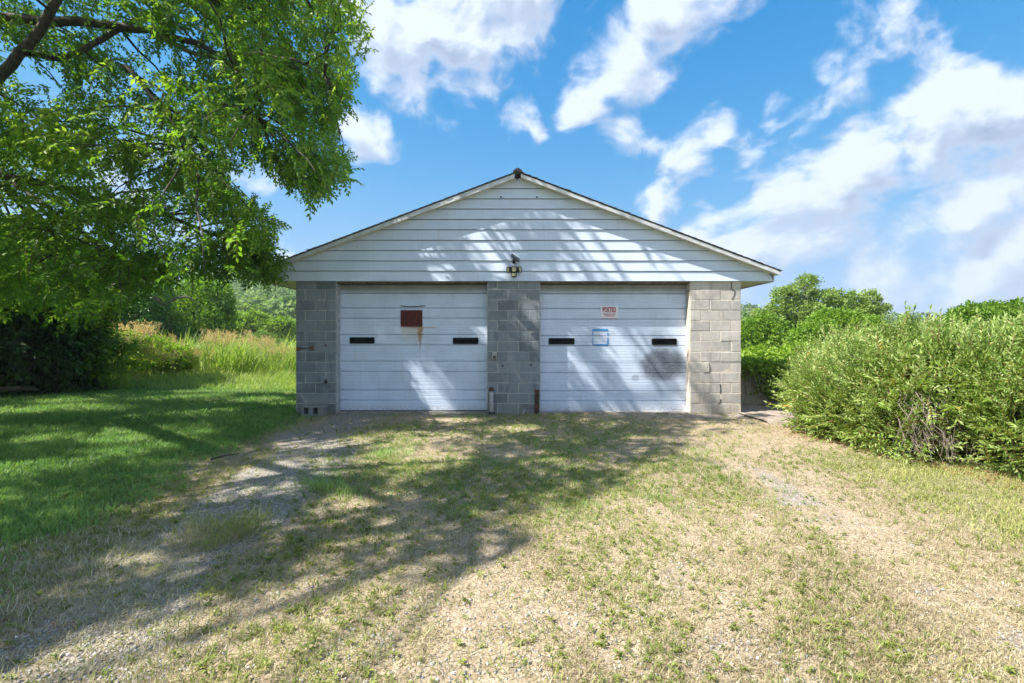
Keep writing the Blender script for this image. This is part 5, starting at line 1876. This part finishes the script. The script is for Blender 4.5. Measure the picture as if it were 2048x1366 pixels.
def plume_tpl(seed):
    r = np.random.default_rng(seed)
    V, T, C = [], [], []
    b = 0
    H = 1.75
    lean = r.normal(0, 0.12, 2)

    def stem(t):
        return np.array([lean[0] * t * t * H, lean[1] * t * t * H, H * t])
    for a, c in ((0, 0.4), (0.4, 0.75), (0.75, 1.0)):
        p, q = stem(a), stem(c)
        V.append(np.array([p + (0.006, 0, 0), p - (0.006, 0, 0), q]))
        T.append(np.array([(0, 1, 2)]) + b)
        C.append(np.full(3, -0.25))
        b += 3
    for i in range(26):
        t = r.uniform(0.78, 1.03)
        p = stem(t) + r.normal(0, 1, 3) * np.array([0.07, 0.07, 0.02]) * (1.12 - t) * 4
        d = unit(np.append(r.normal(0, 0.6, 2), 0.8))
        v, f = leaf(p, d, unit(r.normal(0, 1, 3)), r.uniform(0.06, 0.12), 0.018)
        V.append(v)
        T.append(f + b)
        C.append(np.full(4, r.normal(0, 0.12)))
        b += 4
    return np.concatenate(V), np.concatenate(T), np.concatenate(C)


PT = [plume_tpl(860 + k) for k in range(6)]
X, Y, SC, TN = [], [], [], []
for (px, n, sx_, Yc, s, tn) in ((270, 90, 24, 18.5, 1.05, 0.55), (235, 50, 14, 18.0, 1.0, 0.55), (335, 40, 26, 18.0, 0.75, 0.5), (400, 60, 30, 17.5, 0.52, 0.2), (450, 90, 40, 18.5, 0.85, 0.7),
                           (520, 80, 40, 18.5, 0.72, 0.65), (210, 60, 40, 16.5, 0.55, 0.6), (560, 40, 25, 17.5, 0.6, 0.7), (300, 30, 80, 17, 0.55, 0.6), (260, 60, 40, 16.0, 0.86, 0.55), (340, 30, 40, 16.0, 0.6, 0.5)):
    y = Yc + rng.normal(0, 0.7, n)
    X.append(wx(px + rng.normal(0, sx_ * 0.6, n), y))
    Y.append(y)
    SC.append(0.93 * s * rng.uniform(0.85, 1.12, n))
    TN.append(tn + 0.18 + rng.normal(0, 0.12, n))
X, Y, SC, TN = map(np.concatenate, (X, Y, SC, TN))
plant('seed_plumes', 'plume', PT, X, Y, SC, TN)

# leaf litter and a bare strip along the foot of the hedge
LI = [leaf_template(940 + k, 4, 0.035, 0.05, 0.5) for k in range(6)]
t = rng.random(600)
bx = np.interp(t, [0, 0.3, 0.6, 1.0], [4.35, 4.55, 4.85, 5.1]) + rng.normal(0, 0.14, 600)
by = np.interp(t, [0, 0.3, 0.6, 1.0], [7.9, 6.6, 5.6, 4.3]) + rng.normal(0, 0.14, 600)
plant('leaf_litter', 'plume', LI, bx, by, rng.uniform(0.5, 1.0, 600), rng.uniform(0.0, 0.4, 600))

# blown leaves and grit along the foot of the garage
bx = rng.uniform(-4.4, 4.7, 900)
by = YW - 0.04 - np.abs(rng.normal(0, 0.10, 900))
plant('blown_leaves', 'plume', LI, bx, by, rng.uniform(0.4, 0.8, 900), rng.uniform(0.1, 0.55, 900))

# fallen stick and log
stk = MB()
stk.tube([at(422, 923, 5.62) * np.array([1, 1, 0]) + (0, 0, 0.03), (wx(450, 5.75), 5.75, 0.045), (wx(478, 5.9), 5.9, 0.035)], [0.013, 0.011, 0.007], 6)
stk.build('stick', M['bark'], None, label='dark stick lying across the edge of the gravel track', cat='stick')
lg = MB()
lg.tube([(-13.6, 12.2, 0.12), (-13.1, 12.1, 0.20), (-12.6, 12.05, 0.24), (-12.2, 12.1, 0.20)], [0.09, 0.085, 0.07, 0.03], 9)
lg.build('fallen_log', M['bark'], None, label='dark fallen log in the shade below the dark shrub', cat='log')

# ---------------------------------------------------------------- haze
if HAZE:
    hm = bpy.data.materials.new('haze')
    hm.use_nodes = True
    ht = NT(hm.node_tree)
    ht.n.clear()
    ho_ = ht.new('ShaderNodeOutputMaterial')
    pv = ht.new('ShaderNodeVolumePrincipled')
    pv.inputs['Color'].default_value = (0.80, 0.90, 1.0, 1)
    pv.inputs['Density'].default_value = HAZE
    pv.inputs['Anisotropy'].default_value = 0.2
    ht.l.new(pv.outputs[0], ho_.inputs['Volume'])
    hb = MB()
    hb.box(-720, 720, -520, 820, -4, 75)
    hb.build('haze', hm, None, kind='stuff')
